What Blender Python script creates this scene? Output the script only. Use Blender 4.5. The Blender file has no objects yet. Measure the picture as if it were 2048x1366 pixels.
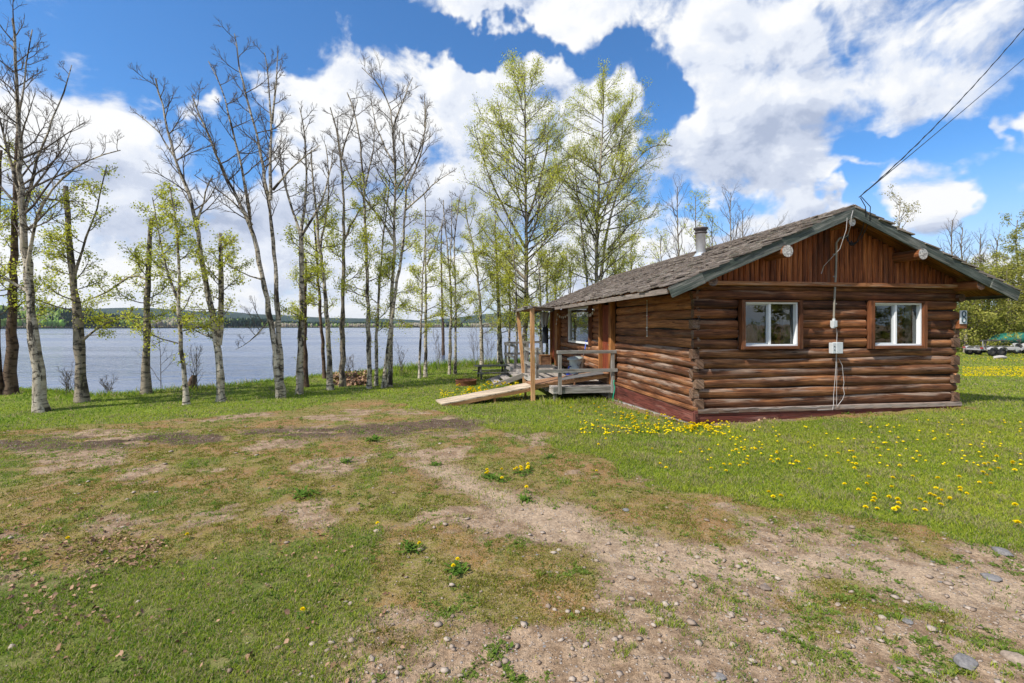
import bpy, math, random
import numpy as np
from mathutils import Vector, Matrix
R = math.radians
random.seed(7); RNG = np.random.default_rng(11)
C = bpy.context.scene.collection
SC = bpy.context.scene

# ------------------------------------------------------------------ camera
CAMH, F, CX, HY = 1.9, 930.0, 1024.0, 652.0
cam_d = bpy.data.cameras.new('camera'); cam = bpy.data.objects.new('camera', cam_d); C.objects.link(cam)
cam.location = (0, 0, CAMH); cam.rotation_euler = (R(90), 0, 0)
cam_d.sensor_width = 36; cam_d.lens = 36*F/2048; cam_d.shift_y = -(683-HY)/2048
cam_d.clip_end = 30000; cam_d.clip_start = 0.05
SC.camera = cam

# ------------------------------------------------------------------ light
SUN_TO = Vector((-0.90, -0.60, 1.27)).normalized()
sl = bpy.data.lights.new('sun', 'SUN'); sl.energy = 3.6; sl.angle = R(0.53); sl.color = (1, 0.955, 0.88)
so = bpy.data.objects.new('sun', sl); C.objects.link(so)
so.rotation_euler = SUN_TO.to_track_quat('Z', 'Y').to_euler(); so.location = (-20, -20, 30)
SC.view_settings.view_transform = 'Standard'; SC.view_settings.look = 'None'
SC.view_settings.exposure = 0.66; SC.view_settings.gamma = 1
SC.render.engine = 'CYCLES'
SC.cycles.use_denoising = True
SC.cycles.max_bounces = 6; SC.cycles.diffuse_bounces = 2; SC.cycles.glossy_bounces = 3
SC.cycles.transmission_bounces = 4; SC.cycles.transparent_max_bounces = 8; SC.cycles.volume_bounces = 0
SC.cycles.use_adaptive_sampling = True; SC.cycles.adaptive_threshold = 0.015

# ------------------------------------------------------------------ node helpers
class NT:
    def __init__(s, nt): s.nt = nt
    def n(s, t, ins=None, **kw):
        x = s.nt.nodes.new(t)
        for k, v in kw.items(): setattr(x, k, v)
        for k, v in (ins or {}).items(): s.set(x, k, v)
        return x
    def set(s, x, k, v):
        i = x.inputs[k]
        if isinstance(v, bpy.types.NodeSocket): s.nt.links.new(v, i)
        elif isinstance(v, bpy.types.Node): s.nt.links.new(v.outputs[0], i)
        else:
            if hasattr(i.default_value, '__len__') and not hasattr(v, '__len__'): v = (v,)*len(i.default_value)
            if hasattr(i.default_value, '__len__') and len(i.default_value) == 4 and len(v) == 3: v = (*v, 1)
            i.default_value = v
    def m(s, op, a, b=None, c=None, clamp=False):
        d = {0: a}
        if b is not None: d[1] = b
        if c is not None: d[2] = c
        return s.n('ShaderNodeMath', d, operation=op, use_clamp=clamp).outputs[0]
    def vm(s, op, a, b): return s.n('ShaderNodeVectorMath', {0: a, 1: b}, operation=op).outputs[0]
    def mix(s, f, a, b, bt='MIX'):
        x = s.n('ShaderNodeMix', data_type='RGBA', blend_type=bt)
        s.set(x, 0, f); s.set(x, 6, a); s.set(x, 7, b)
        return x.outputs[2]
    def noise(s, v, scale, detail=3, rough=.55, dist=0.0):
        return s.n('ShaderNodeTexNoise', {'Vector': v, 'Scale': scale, 'Detail': detail, 'Roughness': rough, 'Distortion': dist}).outputs[0]
    def ramp(s, f, stops, ease='LINEAR'):
        x = s.n('ShaderNodeValToRGB', {0: f}); e = x.color_ramp.elements; x.color_ramp.interpolation = ease
        while len(e) < len(stops): e.new(.5)
        for i, (p, c) in enumerate(stops):
            e[i].position = p; e[i].color = (*c, 1) if hasattr(c, '__len__') else (c, c, c, 1)
        return x.outputs[0]
    def sstep(s, v, a, b, lo=0.0, hi=1.0):
        return s.n('ShaderNodeMapRange', {0: v, 1: a, 2: b, 3: lo, 4: hi}, interpolation_type='SMOOTHSTEP').outputs[0]
    def attr(s, name, out='Vector'):
        return s.n('ShaderNodeAttribute', attribute_name=name).outputs[out]

def newmat(name):
    m = bpy.data.materials.new(name); m.use_nodes = True
    t = NT(m.node_tree); b = m.node_tree.nodes['Principled BSDF']
    return m, t, b
def bump(t, b, h, strength=.5, dist=.02):
    x = t.n('ShaderNodeBump', {'Strength': strength, 'Distance': dist, 'Height': h}); t.set(b, 'Normal', x.outputs[0])

# ------------------------------------------------------------------ world: Nishita sky with procedural clouds
w = bpy.data.worlds.new('World'); SC.world = w; w.use_nodes = True
wt = NT(w.node_tree); bg = w.node_tree.nodes['Background']
sky = wt.n('ShaderNodeTexSky', sky_type='NISHITA')
sky.sun_disc = False; sky.sun_elevation = math.asin(SUN_TO.z); sky.sun_rotation = math.atan2(SUN_TO.x, SUN_TO.y)
sky.air_density = 1.0; sky.dust_density = 0.4; sky.ozone_density = 2.0; sky.altitude = 700
def px_dir(px, py):
    az = math.atan2(px-CX, F); el = math.atan2((HY-py)*math.cos(az), F); return az, el
BL = [  # px, py, half width, half height, strength : cumulus masses of the photographed sky
 (150, 330, 330, 150, 1.0), (-60, 300, 160, 120, .9), (250, 255, 130, 75, 1.0), (60, 480, 520, 120, .9),
 (700, 300, 190, 175, 1.1), (770, 190, 110, 95, 1.0), (620, 270, 110, 70, .9), (960, 230, 150, 150, 1.2), (980, 150, 85, 65, 1.0), (850, 330, 260, 140, 1.1),
 (1150, 190, 75, 75, 1.0), (1230, 210, 75, 60, .9), (1100, 330, 220, 150, 1.0), (550, 165, 60, 45, .6), (408, 195, 42, 24, .5),
 (700, 520, 700, 130, .9), (1200, 470, 160, 80, .7),
 (1500, 300, 190, 130, 1.1), (1520, 130, 180, 150, 1.2), (1400, 250, 130, 90, .9), (1480, 0, 220, 110, 1.1), (1200, 8, 280, 55, 1.3), (1010, -5, 190, 42, 1.3), (1390, 340, 150, 85, 1.0),
 (1620, 190, 60, 50, .8),
 (1800, 50, 170, 90, .50), (1990, 60, 130, 90, .65), (1720, 180, 80, 80, .35), (1850, 190, 110, 50, .35),
 (1855, 385, 84, 66, 1.15), (1900, 400, 50, 40, .8), (2060, 250, 70, 110, 1.0), (1700, 330, 200, 36, .55),
 (1560, 435, 110, 48, .95), (1640, 415, 40, 34, .9), (1400, 500, 190, 80, .85), (1990, 520, 120, 50, .7), (2200, 300, 160, 200, .8),
 (-500, 200, 400, 200, .9), (2700, 100, 300, 200, .9), (1700, 560, 300, 50, .6)]
tc = wt.n('ShaderNodeTexCoord'); sep = wt.n('ShaderNodeSeparateXYZ', {0: tc.outputs['Generated']})
X_, Y_, Z_ = sep.outputs
AZ = wt.m('ARCTAN2', X_, Y_); EL = wt.m('ARCSINE', Z_); g = wt
vec = g.n('ShaderNodeCombineXYZ', {0: AZ, 1: EL, 2: 0.37}).outputs[0]
wv = g.n('ShaderNodeCombineXYZ', {0: AZ, 1: g.m('MULTIPLY', EL, 1.35), 2: 1.7}).outputs[0]
nz = g.noise(wv, 7.0, 9, .58, .25)
nzo = g.noise(g.vm('ADD', wv, (-.022, .050, 0)), 7.0, 6, .58, .25)
wnz = g.n('ShaderNodeTexNoise', {'Vector': vec, 'Scale': 8, 'Detail': 4, 'Roughness': .55}); wcs = g.n('ShaderNodeSeparateColor', {0: wnz.outputs['Color']})
wx = g.m('MULTIPLY_ADD', wcs.outputs[0], .24, g.m('ADD', AZ, -.12)); wy = g.m('MULTIPLY_ADD', wcs.outputs[1], .18, g.m('ADD', EL, -.09))
pv = g.n('ShaderNodeCombineXYZ', {0: wx, 1: wy, 2: 0.0}).outputs[0]
def blob(px, py, hw, hh, k):
    a0, e0 = px_dir(px, py); wa = hw/F*math.cos(a0)**2*k; we = hh/F*math.cos(a0)*k
    q = g.n('ShaderNodeVectorMath', {0: pv, 1: (1/wa, 1/we, 0), 2: (-a0/wa, -e0/we, 0)}, operation='MULTIPLY_ADD').outputs[0]
    return g.n('ShaderNodeVectorMath', {0: q, 1: q}, operation='DOT_PRODUCT').outputs['Value']
cov = None
for (px, py, hw, hh, st) in BL:
    v = g.m('MULTIPLY_ADD', blob(px, py, hw, hh, 1.12), -st, st)
    cov = v if cov is None else g.m('SMOOTH_MAX', cov, v, .15)
HOLES = [(1010, 84, 130, 26, 1.2), (870, 84, 100, 34, 1.0), (1215, 95, 85, 62, 1.2), (1310, 215, 46, 80, 1.2), (1290, 340, 40, 50, .6), (480, 240, 70, 110, .8), (500, 70, 300, 55, 1.0), (1430, 402, 110, 36, 1.1),
 (1780, 290, 110, 36, .8), (1960, 420, 60, 60, 1.0), (1650, 60, 30, 60, .55), (1900, 255, 80, 36, .7), (1690, 385, 90, 26, .8)]
for (px, py, hw, hh, st) in HOLES:
    cov = g.m('MULTIPLY_ADD', g.m('MAXIMUM', g.m('SUBTRACT', 1.0, blob(px, py, hw, hh, 1.25)), 0.0), -st, cov)
cov = g.m('ADD', g.m('MAXIMUM', cov, -.9), g.m('MULTIPLY', g.sstep(EL, .24, .06), g.sstep(AZ, .45, .15, 0, .55)))
out_f = g.sstep(g.m('ABSOLUTE', AZ), .95, 1.25)
cov = g.m('MULTIPLY_ADD', cov, g.m('SUBTRACT', 1, out_f), g.m('MULTIPLY', out_f, g.m('MULTIPLY', g.m('SUBTRACT', wcs.outputs[2], .47), 5)))
cov = g.m('MINIMUM', cov, .8)
D0 = g.m('MULTIPLY_ADD', g.m('SUBTRACT', nz, .50), 2.3, g.m('MULTIPLY', cov, .56))
alpha = wt.sstep(D0, -.12, .36)
lit = g.m('MULTIPLY_ADD', g.m('SUBTRACT', nz, nzo), 2.6, .84)
thick = wt.sstep(D0, .3, 1.0, 0, .12)
for (px, py, hw, hh, st) in [(260, 430, 330, 75, .38), (700, 425, 360, 85, .50), (1050, 410, 260, 80, .40), (1510, 320, 230, 100, .42), (1600, 200, 130, 130, .25), (1450, 60, 200, 80, .15), (1880, 90, 260, 110, .28), (1860, 440, 120, 40, .35), (1540, 460, 170, 40, .25)]:
    thick = g.m('MULTIPLY_ADD', g.m('MAXIMUM', g.m('SUBTRACT', 1.0, blob(px, py, hw, hh, 1.3)), 0.0), st, thick)
lit = wt.m('SUBTRACT', lit, thick, clamp=True)
ccol = wt.ramp(lit, [(0, (2.9, 3.35, 4.4)), (.35, (4.1, 4.5, 5.4)), (.62, (5.3, 5.6, 6.2)), (1, (6.4, 6.45, 6.5))], 'EASE')
haze_f = wt.sstep(EL, .0, .30, .85, 0)
skyc = wt.mix(1.0, sky.outputs[0], (0.52, 0.93, 1.26), 'MULTIPLY')
skyc = wt.mix(haze_f, skyc, (4.5, 5.1, 6.0))
final = wt.mix(alpha, skyc, ccol)
wt.set(bg, 'Color', final); wt.set(bg, 'Strength', 0.1)

# ------------------------------------------------------------------ numpy noise and the lie of the land
def vnoise(x, y, seed=0):
    xi = np.floor(x).astype(np.int64); yi = np.floor(y).astype(np.int64); fx = x-xi; fy = y-yi
    fx = fx*fx*(3-2*fx); fy = fy*fy*(3-2*fy)
    def h(a, b):
        v = (a*374761393 + b*668265263 + seed*974634777) & 0xffffffff
        v = ((v ^ (v >> 13))*1274126177) & 0xffffffff
        return ((v ^ (v >> 16)) & 0xffffff)/float(0xffffff)
    return (h(xi, yi)*(1-fx)+h(xi+1, yi)*fx)*(1-fy) + (h(xi, yi+1)*(1-fx)+h(xi+1, yi+1)*fx)*fy
def fbm(x, y, seed=0, o=4):
    a, s, t = .5, 0, 0
    for k in range(o):
        s = s+a*vnoise(x*2**k+17.3*k, y*2**k+9.1*k, seed+k); t += a; a *= .5
    return s/t
def smooth(v, a, b):
    t = np.clip((v-a)/(b-a), 0, 1); return t*t*(3-2*t)
TH = R(8.7); CT, ST = math.cos(TH), math.sin(TH)
HX, HYY = 3.54, 9.0
def to_local(x, y):
    dx, dy = x-HX, y-HYY
    return dx*CT+dy*ST, -dx*ST+dy*CT
def to_world(s, t, z=0):
    return Vector((HX+s*CT-t*ST, HYY+s*ST+t*CT, z))
SHORE = [(-900, -260), (-300, -60), (-60, 8.5), (-24, 13.6), (-15.5, 14.6), (-13.2, 13.9), (-11.9, 13.1), (-10.6, 14.4), (-9.0, 16.0), (-7.6, 18.8), (-5.4, 21.2), (-3.2, 23.8), (-.5, 25.0), (4, 29), (10, 35), (24, 47), (60, 90), (200, 320), (700, 1000)]
WATER_Z = -1.75
def shore_d(x, y):   # > 0 on the lake side
    x = np.asarray(x, float); y = np.asarray(y, float)
    best = np.full(x.shape, 1e12); sgn = np.ones(x.shape)
    for (ax, ay), (bx, by) in zip(SHORE[:-1], SHORE[1:]):
        ex, ey = bx-ax, by-ay; L2 = ex*ex+ey*ey
        u = np.clip(((x-ax)*ex+(y-ay)*ey)/L2, 0, 1)
        d = (x-ax-u*ex)**2+(y-ay-u*ey)**2
        c = ex*(y-ay)-ey*(x-ax)
        m = d < best
        best = np.where(m, d, best); sgn = np.where(m, np.sign(c), sgn)
    return np.sqrt(best)*np.where(sgn == 0, 1, sgn)
def gz(x, y):
    x = np.asarray(x, float); y = np.asarray(y, float)
    s, t = to_local(x, y)
    z = .033*np.clip(s, 0, 6.2)*smooth(t, -4, 0) - .05*np.clip(t, 0, 4)
    z = z + .05*(fbm(x*.35, y*.35, 3, 3)-.5)*smooth(np.hypot(s-3, t-5), 5.5, 9)
    d = shore_d(x, y)
    z = z + .13*smooth(d, -2.2, -.5)*(1-smooth(x, 8, 14))
    z = z*(1-smooth(d, 0, 2)) - 3.4*smooth(d, -.1, 3.2)
    return z
def gz1(x, y): return float(gz(np.array([x]), np.array([y]))[0])
def ground_px(px, py):
    Y = 1767/(py-HY)
    for _ in range(8):
        Y = .5*Y+.5*(CAMH-gz1((px-CX)/F*Y, Y))*F/(py-HY)
    X = (px-CX)/F*Y
    return X, Y, gz1(X, Y)

def curve_d(x, y, pts):   # signed distance, > 0 to the left of the direction of travel
    best = np.full(x.shape, 1e12); sgn = np.ones(x.shape)
    for (ax, ay), (bx, by) in zip(pts[:-1], pts[1:]):
        ex, ey = bx-ax, by-ay; L2 = ex*ex+ey*ey
        u = np.clip(((x-ax)*ex+(y-ay)*ey)/L2, 0, 1)
        d = (x-ax-u*ex)**2+(y-ay-u*ey)**2
        c = ex*(y-ay)-ey*(x-ax); m = d < best
        best = np.where(m, d, best); sgn = np.where(m, np.sign(c), sgn)
    return np.sqrt(best)*sgn
LAWN = [(60, 2.0), (12, 2.6), (4.9, 3.55), (4.25, 3.9), (3.25, 4.4), (2.6, 5.0), (1.35, 5.45), (1.2, 6.6), (.49, 8.0), (-.6, 8.8), (-1.2, 10.2), (-2.0, 11.4), (-3.9, 13.0), (-5.6, 11.6), (-7.5, 10.0), (-9.4, 8.9), (-20, 8.0), (-80, 4)]
PATCH = [(-6, 3.0), (-2.6, 4.1), (-1.05, 4.5), (-.95, 3.7), (-.75, 3.1), (-.75, 2.2), (-.9, .5)]
TRACK = [(-2.2, 7.6), (-1.3, 6.7), (-.5, 5.6), (.3, 4.7), (1.2, 4.0), (2.4, 3.4), (6, 2.4)]
TRACK2 = [(-14, 7.4), (-8, 7.7), (-5.5, 7.9), (-3, 8.4), (-1, 9.3), (-.2, 10.2)]
def masks(x, y):
    x = np.asarray(x, float); y = np.asarray(y, float)
    wx = x + .5*(fbm(x*1.1, y*1.1, 21, 4)-.5)*2; wy = y + .5*(fbm(x*1.1+40, y*1.1, 22, 4)-.5)*2
    wx2 = x + .9*(fbm(x*.7, y*.7, 31, 5)-.5)*2; wy2 = y + .7*(fbm(x*.7+40, y*.7, 32, 5)-.5)*2
    # LAWN runs right-to-left; the lawn lies on its right (far) side
    lawn = smooth(-curve_d(wx, wy, LAWN), -.25, .35)
    patch = smooth(-curve_d(wx, wy, PATCH), -.25, .35)*(1-smooth(x, -.6, -.2))*(1-smooth(y, 4.4, 5.2))
    n1 = fbm(x*.8, y*1.3, 41, 5); n2 = fbm(x*2.3, y*2.3, 51, 4); n3 = fbm(x*7, y*7, 61, 3)
    tr = (1-smooth(np.abs(curve_d(wx2, wy2, TRACK)), .05, .85))*smooth(fbm(x*1.2, y*1.2, 48, 3), .22, .48)
    tr2 = (1-smooth(np.abs(curve_d(wx2, wy2, TRACK2)), .15, 1.3))*smooth(fbm(x*1.3, y*2.6, 47, 4), .36, .52)
    # mossy / olive ground on the left and middle
    moss = smooth(n1+.16*smooth(-x, -1.5, 3)-.12*smooth(-y, -3.6, -2.6)+.5*(n2-.5)+.25*(n3-.5), .42, .62)*(1-.85*tr)*(1-.8*tr2)
    grass = np.maximum(lawn, patch*.9)
    sparse = smooth(n2*.55+n3*.45, .50, .66)*(1-.75*tr)*(1-.6*tr2)*(.30+.35*smooth(y, 2, 6)*(x < 1))
    grass = np.maximum(grass*(.72+.28*smooth(n3, .3, .5)), sparse)
    # bare spots in the lawn by the cabin foot
    s, t = to_local(x, y)
    foot = (1-smooth(np.abs(t+.12), .10, .35))*smooth(s, -.3, .2)*(1-smooth(s, 6, 6.3))
    foot2 = (1-smooth(np.abs(s+.15), .08, .3))*smooth(t, -.3, 0)*(1-smooth(t, 4, 4.3))
    foot = np.maximum(foot, foot2)
    grass = grass*(1-.75*foot)
    return grass, moss, np.maximum(tr2, foot*.5), tr, lawn

# ------------------------------------------------------------------ mesh builder
def tag(o, label=None, cat=None, group=None, kind=None):
    if label: o['label'] = label
    if cat: o['category'] = cat
    if group: o['group'] = group
    if kind: o['kind'] = kind
    return o
def empty(name, loc, rz=0, **kw):
    o = bpy.data.objects.new(name, None); C.objects.link(o); o.location = loc; o.rotation_euler = (0, 0, rz)
    o.empty_display_size = .1
    return tag(o, **kw)
class MB:
    def __init__(s): s.v = []; s.f = []; s.w = []; s.t = []; s.m = []; s.sm = []
    def add(s, vs, fs, wc=None, wt=0.0, mi=0, smooth=False):
        b = len(s.v); s.v.extend(vs)
        s.w.extend(wc if wc is not None else [(p[0], p[1]+p[2], 0.0) for p in vs])
        s.t.extend([wt]*len(vs) if not hasattr(wt, '__len__') else wt)
        s.f.extend([tuple(b+i for i in f) for f in fs]); s.m.extend([mi]*len(fs)); s.sm.extend([smooth]*len(fs))
    def box(s, c, size, rot=None, axis=0, wid=None, wt=0.0, mi=0, jit=0.0):
        hx, hy, hz = size[0]/2, size[1]/2, size[2]/2; wid = random.random()*50 if wid is None else wid
        vs, wc = [], []
        M = rot or Matrix.Identity(3)
        for i in (-1, 1):
            for j in (-1, 1):
                for k in (-1, 1):
                    l = Vector((i*hx, j*hy, k*hz))
                    q = (l[axis], l[(axis+1) % 3]+l[(axis+2) % 3]*1.3, wid)
                    if jit: l += Vector([random.uniform(-jit, jit) for _ in range(3)])
                    vs.append(tuple(M @ l + Vector(c))); wc.append(q)
        s.add(vs, [(0, 1, 3, 2), (4, 6, 7, 5), (0, 4, 5, 1), (2, 3, 7, 6), (0, 2, 6, 4), (1, 5, 7, 3)], wc, wt, mi)
    def bar(s, p0, p1, wd, th, up=(0, 0, 1), mi=0, wt=0.0, wid=None):   # rectangular bar between two points
        p0, p1 = Vector(p0), Vector(p1); d = p1-p0; L = d.length; d.normalize(); u = Vector(up)
        if abs(d.dot(u)) > .98: u = Vector((1, 0, 0))
        sd = d.cross(u).normalized(); u2 = sd.cross(d).normalized()
        s.box((p0+p1)/2, (L, wd, th), Matrix((d, sd, u2)).transposed(), 0, wid, wt, mi)
    def tube(s, pts, rad, sides=8, wid=None, cap=True, mi=0, capmi=None, squash=None, wt=0.0, smooth=True):
        n = len(pts); P = np.array([tuple(p) for p in pts], float)
        rad = np.full(n, rad) if not hasattr(rad, '__len__') else np.array(rad, float)
        T = np.gradient(P, axis=0); T /= np.linalg.norm(T, axis=1)[:, None]+1e-12
        d = P[-1]-P[0]; ref = np.array((0, 0, 1.)) if abs(d[2]) < .8*np.linalg.norm(d) else np.array((1., 0, 0))
        A = np.cross(T, ref); A /= np.linalg.norm(A, axis=1)[:, None]+1e-12; B = np.cross(A, T)
        ang = np.arange(sides)*2*math.pi/sides
        ca, sa = np.cos(ang), np.sin(ang)
        sqa = squash or (1, 1)
        V = P[:, None, :] + rad[:, None, None]*(sqa[0]*ca[None, :, None]*A[:, None, :]+sqa[1]*sa[None, :, None]*B[:, None, :])
        al = np.concatenate([[0], np.cumsum(np.linalg.norm(np.diff(P, axis=0), axis=1))])
        wid = random.random()*50 if wid is None else wid
        # around coordinate mirrored so that no seam shows
        aw = np.abs(((ang+math.pi/2) % (2*math.pi))/math.pi-1)*math.pi*rad.max()
        W = [(float(al[i]), float(aw[j]), wid) for i in range(n) for j in range(sides)]
        fs = [(i*sides+j, i*sides+(j+1) % sides, (i+1)*sides+(j+1) % sides, (i+1)*sides+j) for i in range(n-1) for j in range(sides)]
        b = len(s.v)
        s.add([tuple(p) for p in V.reshape(-1, 3).tolist()], fs, W, wt, mi, smooth)
        if cap:
            k = mi if capmi is None else capmi
            for i, rev in ((0, False), (n-1, True)):
                vs = [tuple(p) for p in V[i].tolist()]
                wcs = [(float(ca[j]*rad[i]), float(sa[j]*rad[i]), wid) for j in range(sides)]
                s.add(vs, [tuple(range(sides)) if not rev else tuple(reversed(range(sides)))], wcs, wt, k)
    def lathe(s, prof, c=(0, 0, 0), sides=24, mi=0, wid=0):
        vs, fs = [], []
        for (r, z) in prof:
            for j in range(sides):
                a = j*2*math.pi/sides; vs.append((c[0]+r*math.cos(a), c[1]+r*math.sin(a), c[2]+z))
        for i in range(len(prof)-1):
            for j in range(sides):
                fs.append((i*sides+j, i*sides+(j+1) % sides, (i+1)*sides+(j+1) % sides, (i+1)*sides+j))
        s.add(vs, fs, None, 0, mi, True)
    def build(s, name, mats, parent=None, loc=None, bevel=0):
        if not isinstance(mats, (list, tuple)): mats = [mats]
        me = bpy.data.meshes.new(name); me.from_pydata(s.v, [], s.f); me.update()
        for m in mats: me.materials.append(m)
        me.polygons.foreach_set('material_index', s.m); me.polygons.foreach_set('use_smooth', s.sm)
        a = me.attributes.new('wc', 'FLOAT_VECTOR', 'POINT'); a.data.foreach_set('vector', np.array(s.w, np.float32).ravel())
        a = me.attributes.new('wthr', 'FLOAT', 'POINT'); a.data.foreach_set('value', np.array(s.t, np.float32))
        o = bpy.data.objects.new(name, me); C.objects.link(o)
        if parent: o.parent = parent
        if loc is not None: o.location = loc
        if bevel:
            bm = o.modifiers.new('bevel', 'BEVEL'); bm.width = bevel; bm.segments = 2; bm.limit_method = 'ANGLE'
        return o
def np_mesh(name, V, F, mat, attrs=None, parent=None):   # fast path; F is (n,3) or (n,4)
    me = bpy.data.meshes.new(name); nv, nf, k = len(V), len(F), F.shape[1]
    me.vertices.add(nv); me.vertices.foreach_set('co', V.astype(np.float32).ravel())
    me.loops.add(nf*k); me.loops.foreach_set('vertex_index', F.astype(np.int32).ravel())
    me.polygons.add(nf); me.polygons.foreach_set('loop_start', np.arange(0, nf*k, k, dtype=np.int32))
    me.update(calc_edges=True)
    me.materials.append(mat)
    for n, (ty, arr) in (attrs or {}).items():
        a = me.attributes.new(n, ty, 'POINT')
        a.data.foreach_set('color' if ty == 'FLOAT_COLOR' else 'vector' if ty == 'FLOAT_VECTOR' else 'value', np.asarray(arr, np.float32).ravel())
    o = bpy.data.objects.new(name, me); C.objects.link(o)
    if parent: o.parent = parent
    return o

# ------------------------------------------------------------------ materials
def wood(name, dark, mid, light, grey=(.30, .27, .23), greyamt=0.3, rough=.75, knots=True, sc=(1.0, 1.0), bmp=.5, topgrey=False):
    m, t, b = newmat(name)
    wc = t.attr('wc'); wth = t.attr('wthr', 'Fac')
    v1 = t.vm('MULTIPLY', wc, (.7*sc[0], 14*sc[1], 3.1)); v2 = t.vm('MULTIPLY', wc, (2.5*sc[0], 85*sc[1], 5.3)); v3 = t.vm('MULTIPLY', wc, (1.3*sc[0], 3*sc[1], 7.7))
    n1 = t.noise(v1, 1, 4, .6, .6); n2 = t.noise(v2, 1, 4, .65, .4); n3 = t.noise(v3, 1, 3, .5)
    nid = t.noise(t.vm('MULTIPLY', wc, (.02, .02, 9.3)), 1, 0)
    f = t.m('ADD', t.m('MULTIPLY', n1, .5), t.m('MULTIPLY', n3, .5))
    f = t.m('ADD', f, t.m('MULTIPLY', t.m('SUBTRACT', nid, .5), .55))
    col = t.ramp(f, [(.30, dark), (.50, mid), (.70, light)])
    gn = t.noise(t.vm('MULTIPLY', wc, (1.1, 9, 4.4)), 1, 5, .6, .3)
    gf = t.m('MULTIPLY', t.sstep(t.m('ADD', gn, t.m('MULTIPLY', wth, .3)), .52, .68), t.m('ADD', greyamt, wth, clamp=True))
    if topgrey:
        nzz = t.n('ShaderNodeSeparateXYZ', {0: t.n('ShaderNodeNewGeometry').outputs['Normal']}).outputs[2]
        gf = t.m('MULTIPLY', gf, t.sstep(nzz, -.15, .45, .10, 1.0))
    col = t.mix(gf, col, grey)
    grain = t.ramp(n2, [(.36, .32), (.5, 1.0), (.66, 1.45)])
    col = t.mix(1, col, grain, 'MULTIPLY')
    crack = t.sstep(t.noise(t.vm('MULTIPLY', wc, (.9, 45, 6.1)), 1, 3, .55, .8), .33, .27)
    col = t.mix(t.m('MULTIPLY', crack, .8), col, tuple(c*.25 for c in dark))
    if knots:
        vo = t.n('ShaderNodeTexVoronoi', {'Vector': t.vm('MULTIPLY', wc, (1.6, 6.5, 3.7)), 'Scale': 1.0}, feature='F1')
        kf = t.sstep(vo.outputs['Distance'], .16, .07)
        col = t.mix(t.m('MULTIPLY', kf, .7), col, tuple(c*.6 for c in dark))
    t.set(b, 'Base Color', col); t.set(b, 'Roughness', rough); t.set(b, 'Specular IOR Level', .25)
    h = t.m('ADD', t.m('MULTIPLY', n2, .5), t.m('MULTIPLY', n1, .8)); h = t.m('SUBTRACT', h, t.m('MULTIPLY', crack, .7))
    bump(t, b, h, bmp, .012)
    return m
def plain(name, col, rough=.6, metal=0, noise=.12, scale=9, spec=.4):
    m, t, b = newmat(name)
    n = t.noise(t.n('ShaderNodeTexCoord').outputs['Object'], scale, 5, .6)
    c = t.mix(1, col, t.ramp(n, [(.3, 1-noise*1.6), (.7, 1+noise)]), 'MULTIPLY')
    t.set(b, 'Base Color', c); t.set(b, 'Roughness', rough); t.set(b, 'Metallic', metal); t.set(b, 'Specular IOR Level', spec)
    bump(t, b, n, .15, .004)
    return m
M = {}
M['log'] = wood('log_wood', (.036, .014, .008), (.150, .058, .024), (.46, .200, .078), (.34, .26, .20), .42, topgrey=True)
M['log_up'] = wood('log_wood_stained', (.034, .012, .006), (.14, .050, .019), (.44, .165, .058), (.42, .28, .18), .45, topgrey=True)
M['hewn'] = wood('hewn_log_wood', (.065, .026, .013), (.21, .080, .032), (.42, .175, .068), (.34, .25, .18), .2)
M['endgrain'] = wood('log_end_grain', (.05, .025, .014), (.13, .07, .042), (.25, .155, .10), (.26, .22, .18), .45, sc=(14, .6))
M['purlin_end'] = wood('pale_log_end', (.33, .30, .27), (.50, .47, .43), (.62, .60, .57), (.5, .5, .49), .5, sc=(12, .5), knots=False)
M['siding'] = wood('gable_siding_wood', (.060, .017, .006), (.24, .068, .020), (.50, .17, .050), (.40, .24, .15), .15, sc=(1.0, 1.0))
M['beam'] = wood('beam_wood', (.09, .030, .010), (.26, .090, .030), (.44, .20, .085), (.42, .34, .25), .35)
M['soffit'] = wood('soffit_board_wood', (.10, .035, .012), (.30, .12, .035), (.46, .22, .07), (.3, .2, .1), .1)
M['trim'] = wood('window_trim_wood', (.07, .022, .008), (.155, .054, .021), (.28, .11, .045), (.4, .3, .2), .15)
M['fascia'] = wood('weathered_green_fascia', (.028, .036, .028), (.070, .084, .070), (.145, .155, .135), (.25, .24, .21), .5, knots=False)
M['skirt'] = wood('red_brown_skirting', (.075, .022, .016), (.15, .042, .030), (.25, .10, .075), (.30, .22, .18), .3, sc=(.8, .5))
M['sill'] = wood('weathered_sill_wood', (.10, .06, .042), (.22, .145, .105), (.34, .25, .195), (.34, .29, .25), .5)
M['deck'] = wood('grey_deck_wood', (.19, .165, .14), (.36, .31, .265), (.50, .44, .385), (.45, .42, .39), .4)
M['rail'] = wood('grey_rail_wood', (.10, .09, .075), (.21, .19, .165), (.34, .31, .28), (.36, .35, .32), .4)
M['post'] = wood('new_post_wood', (.24, .11, .04), (.42, .215, .09), (.56, .33, .16), (.5, .4, .3), .1)
M['ply'] = wood('pale_plywood', (.33, .245, .16), (.50, .39, .275), (.62, .51, .38), (.5, .46, .4), .2, sc=(.8, .35))
M['reddoor'] = wood('red_brown_door', (.11, .022, .010), (.21, .045, .018), (.30, .08, .03), (.3, .1, .05), .0)
M['yellowwood'] = wood('honey_post_wood', (.20, .07, .02), (.36, .15, .045), (.46, .22, .08), (.4, .3, .2), .1)
M['brownply'] = wood('brown_plywood', (.14, .06, .03), (.30, .155, .08), (.42, .25, .14), (.4, .33, .27), .3)
M['table'] = wood('mossy_table_wood', (.05, .05, .035), (.12, .115, .08), (.24, .22, .17), (.3, .3, .27), .4)
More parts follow.
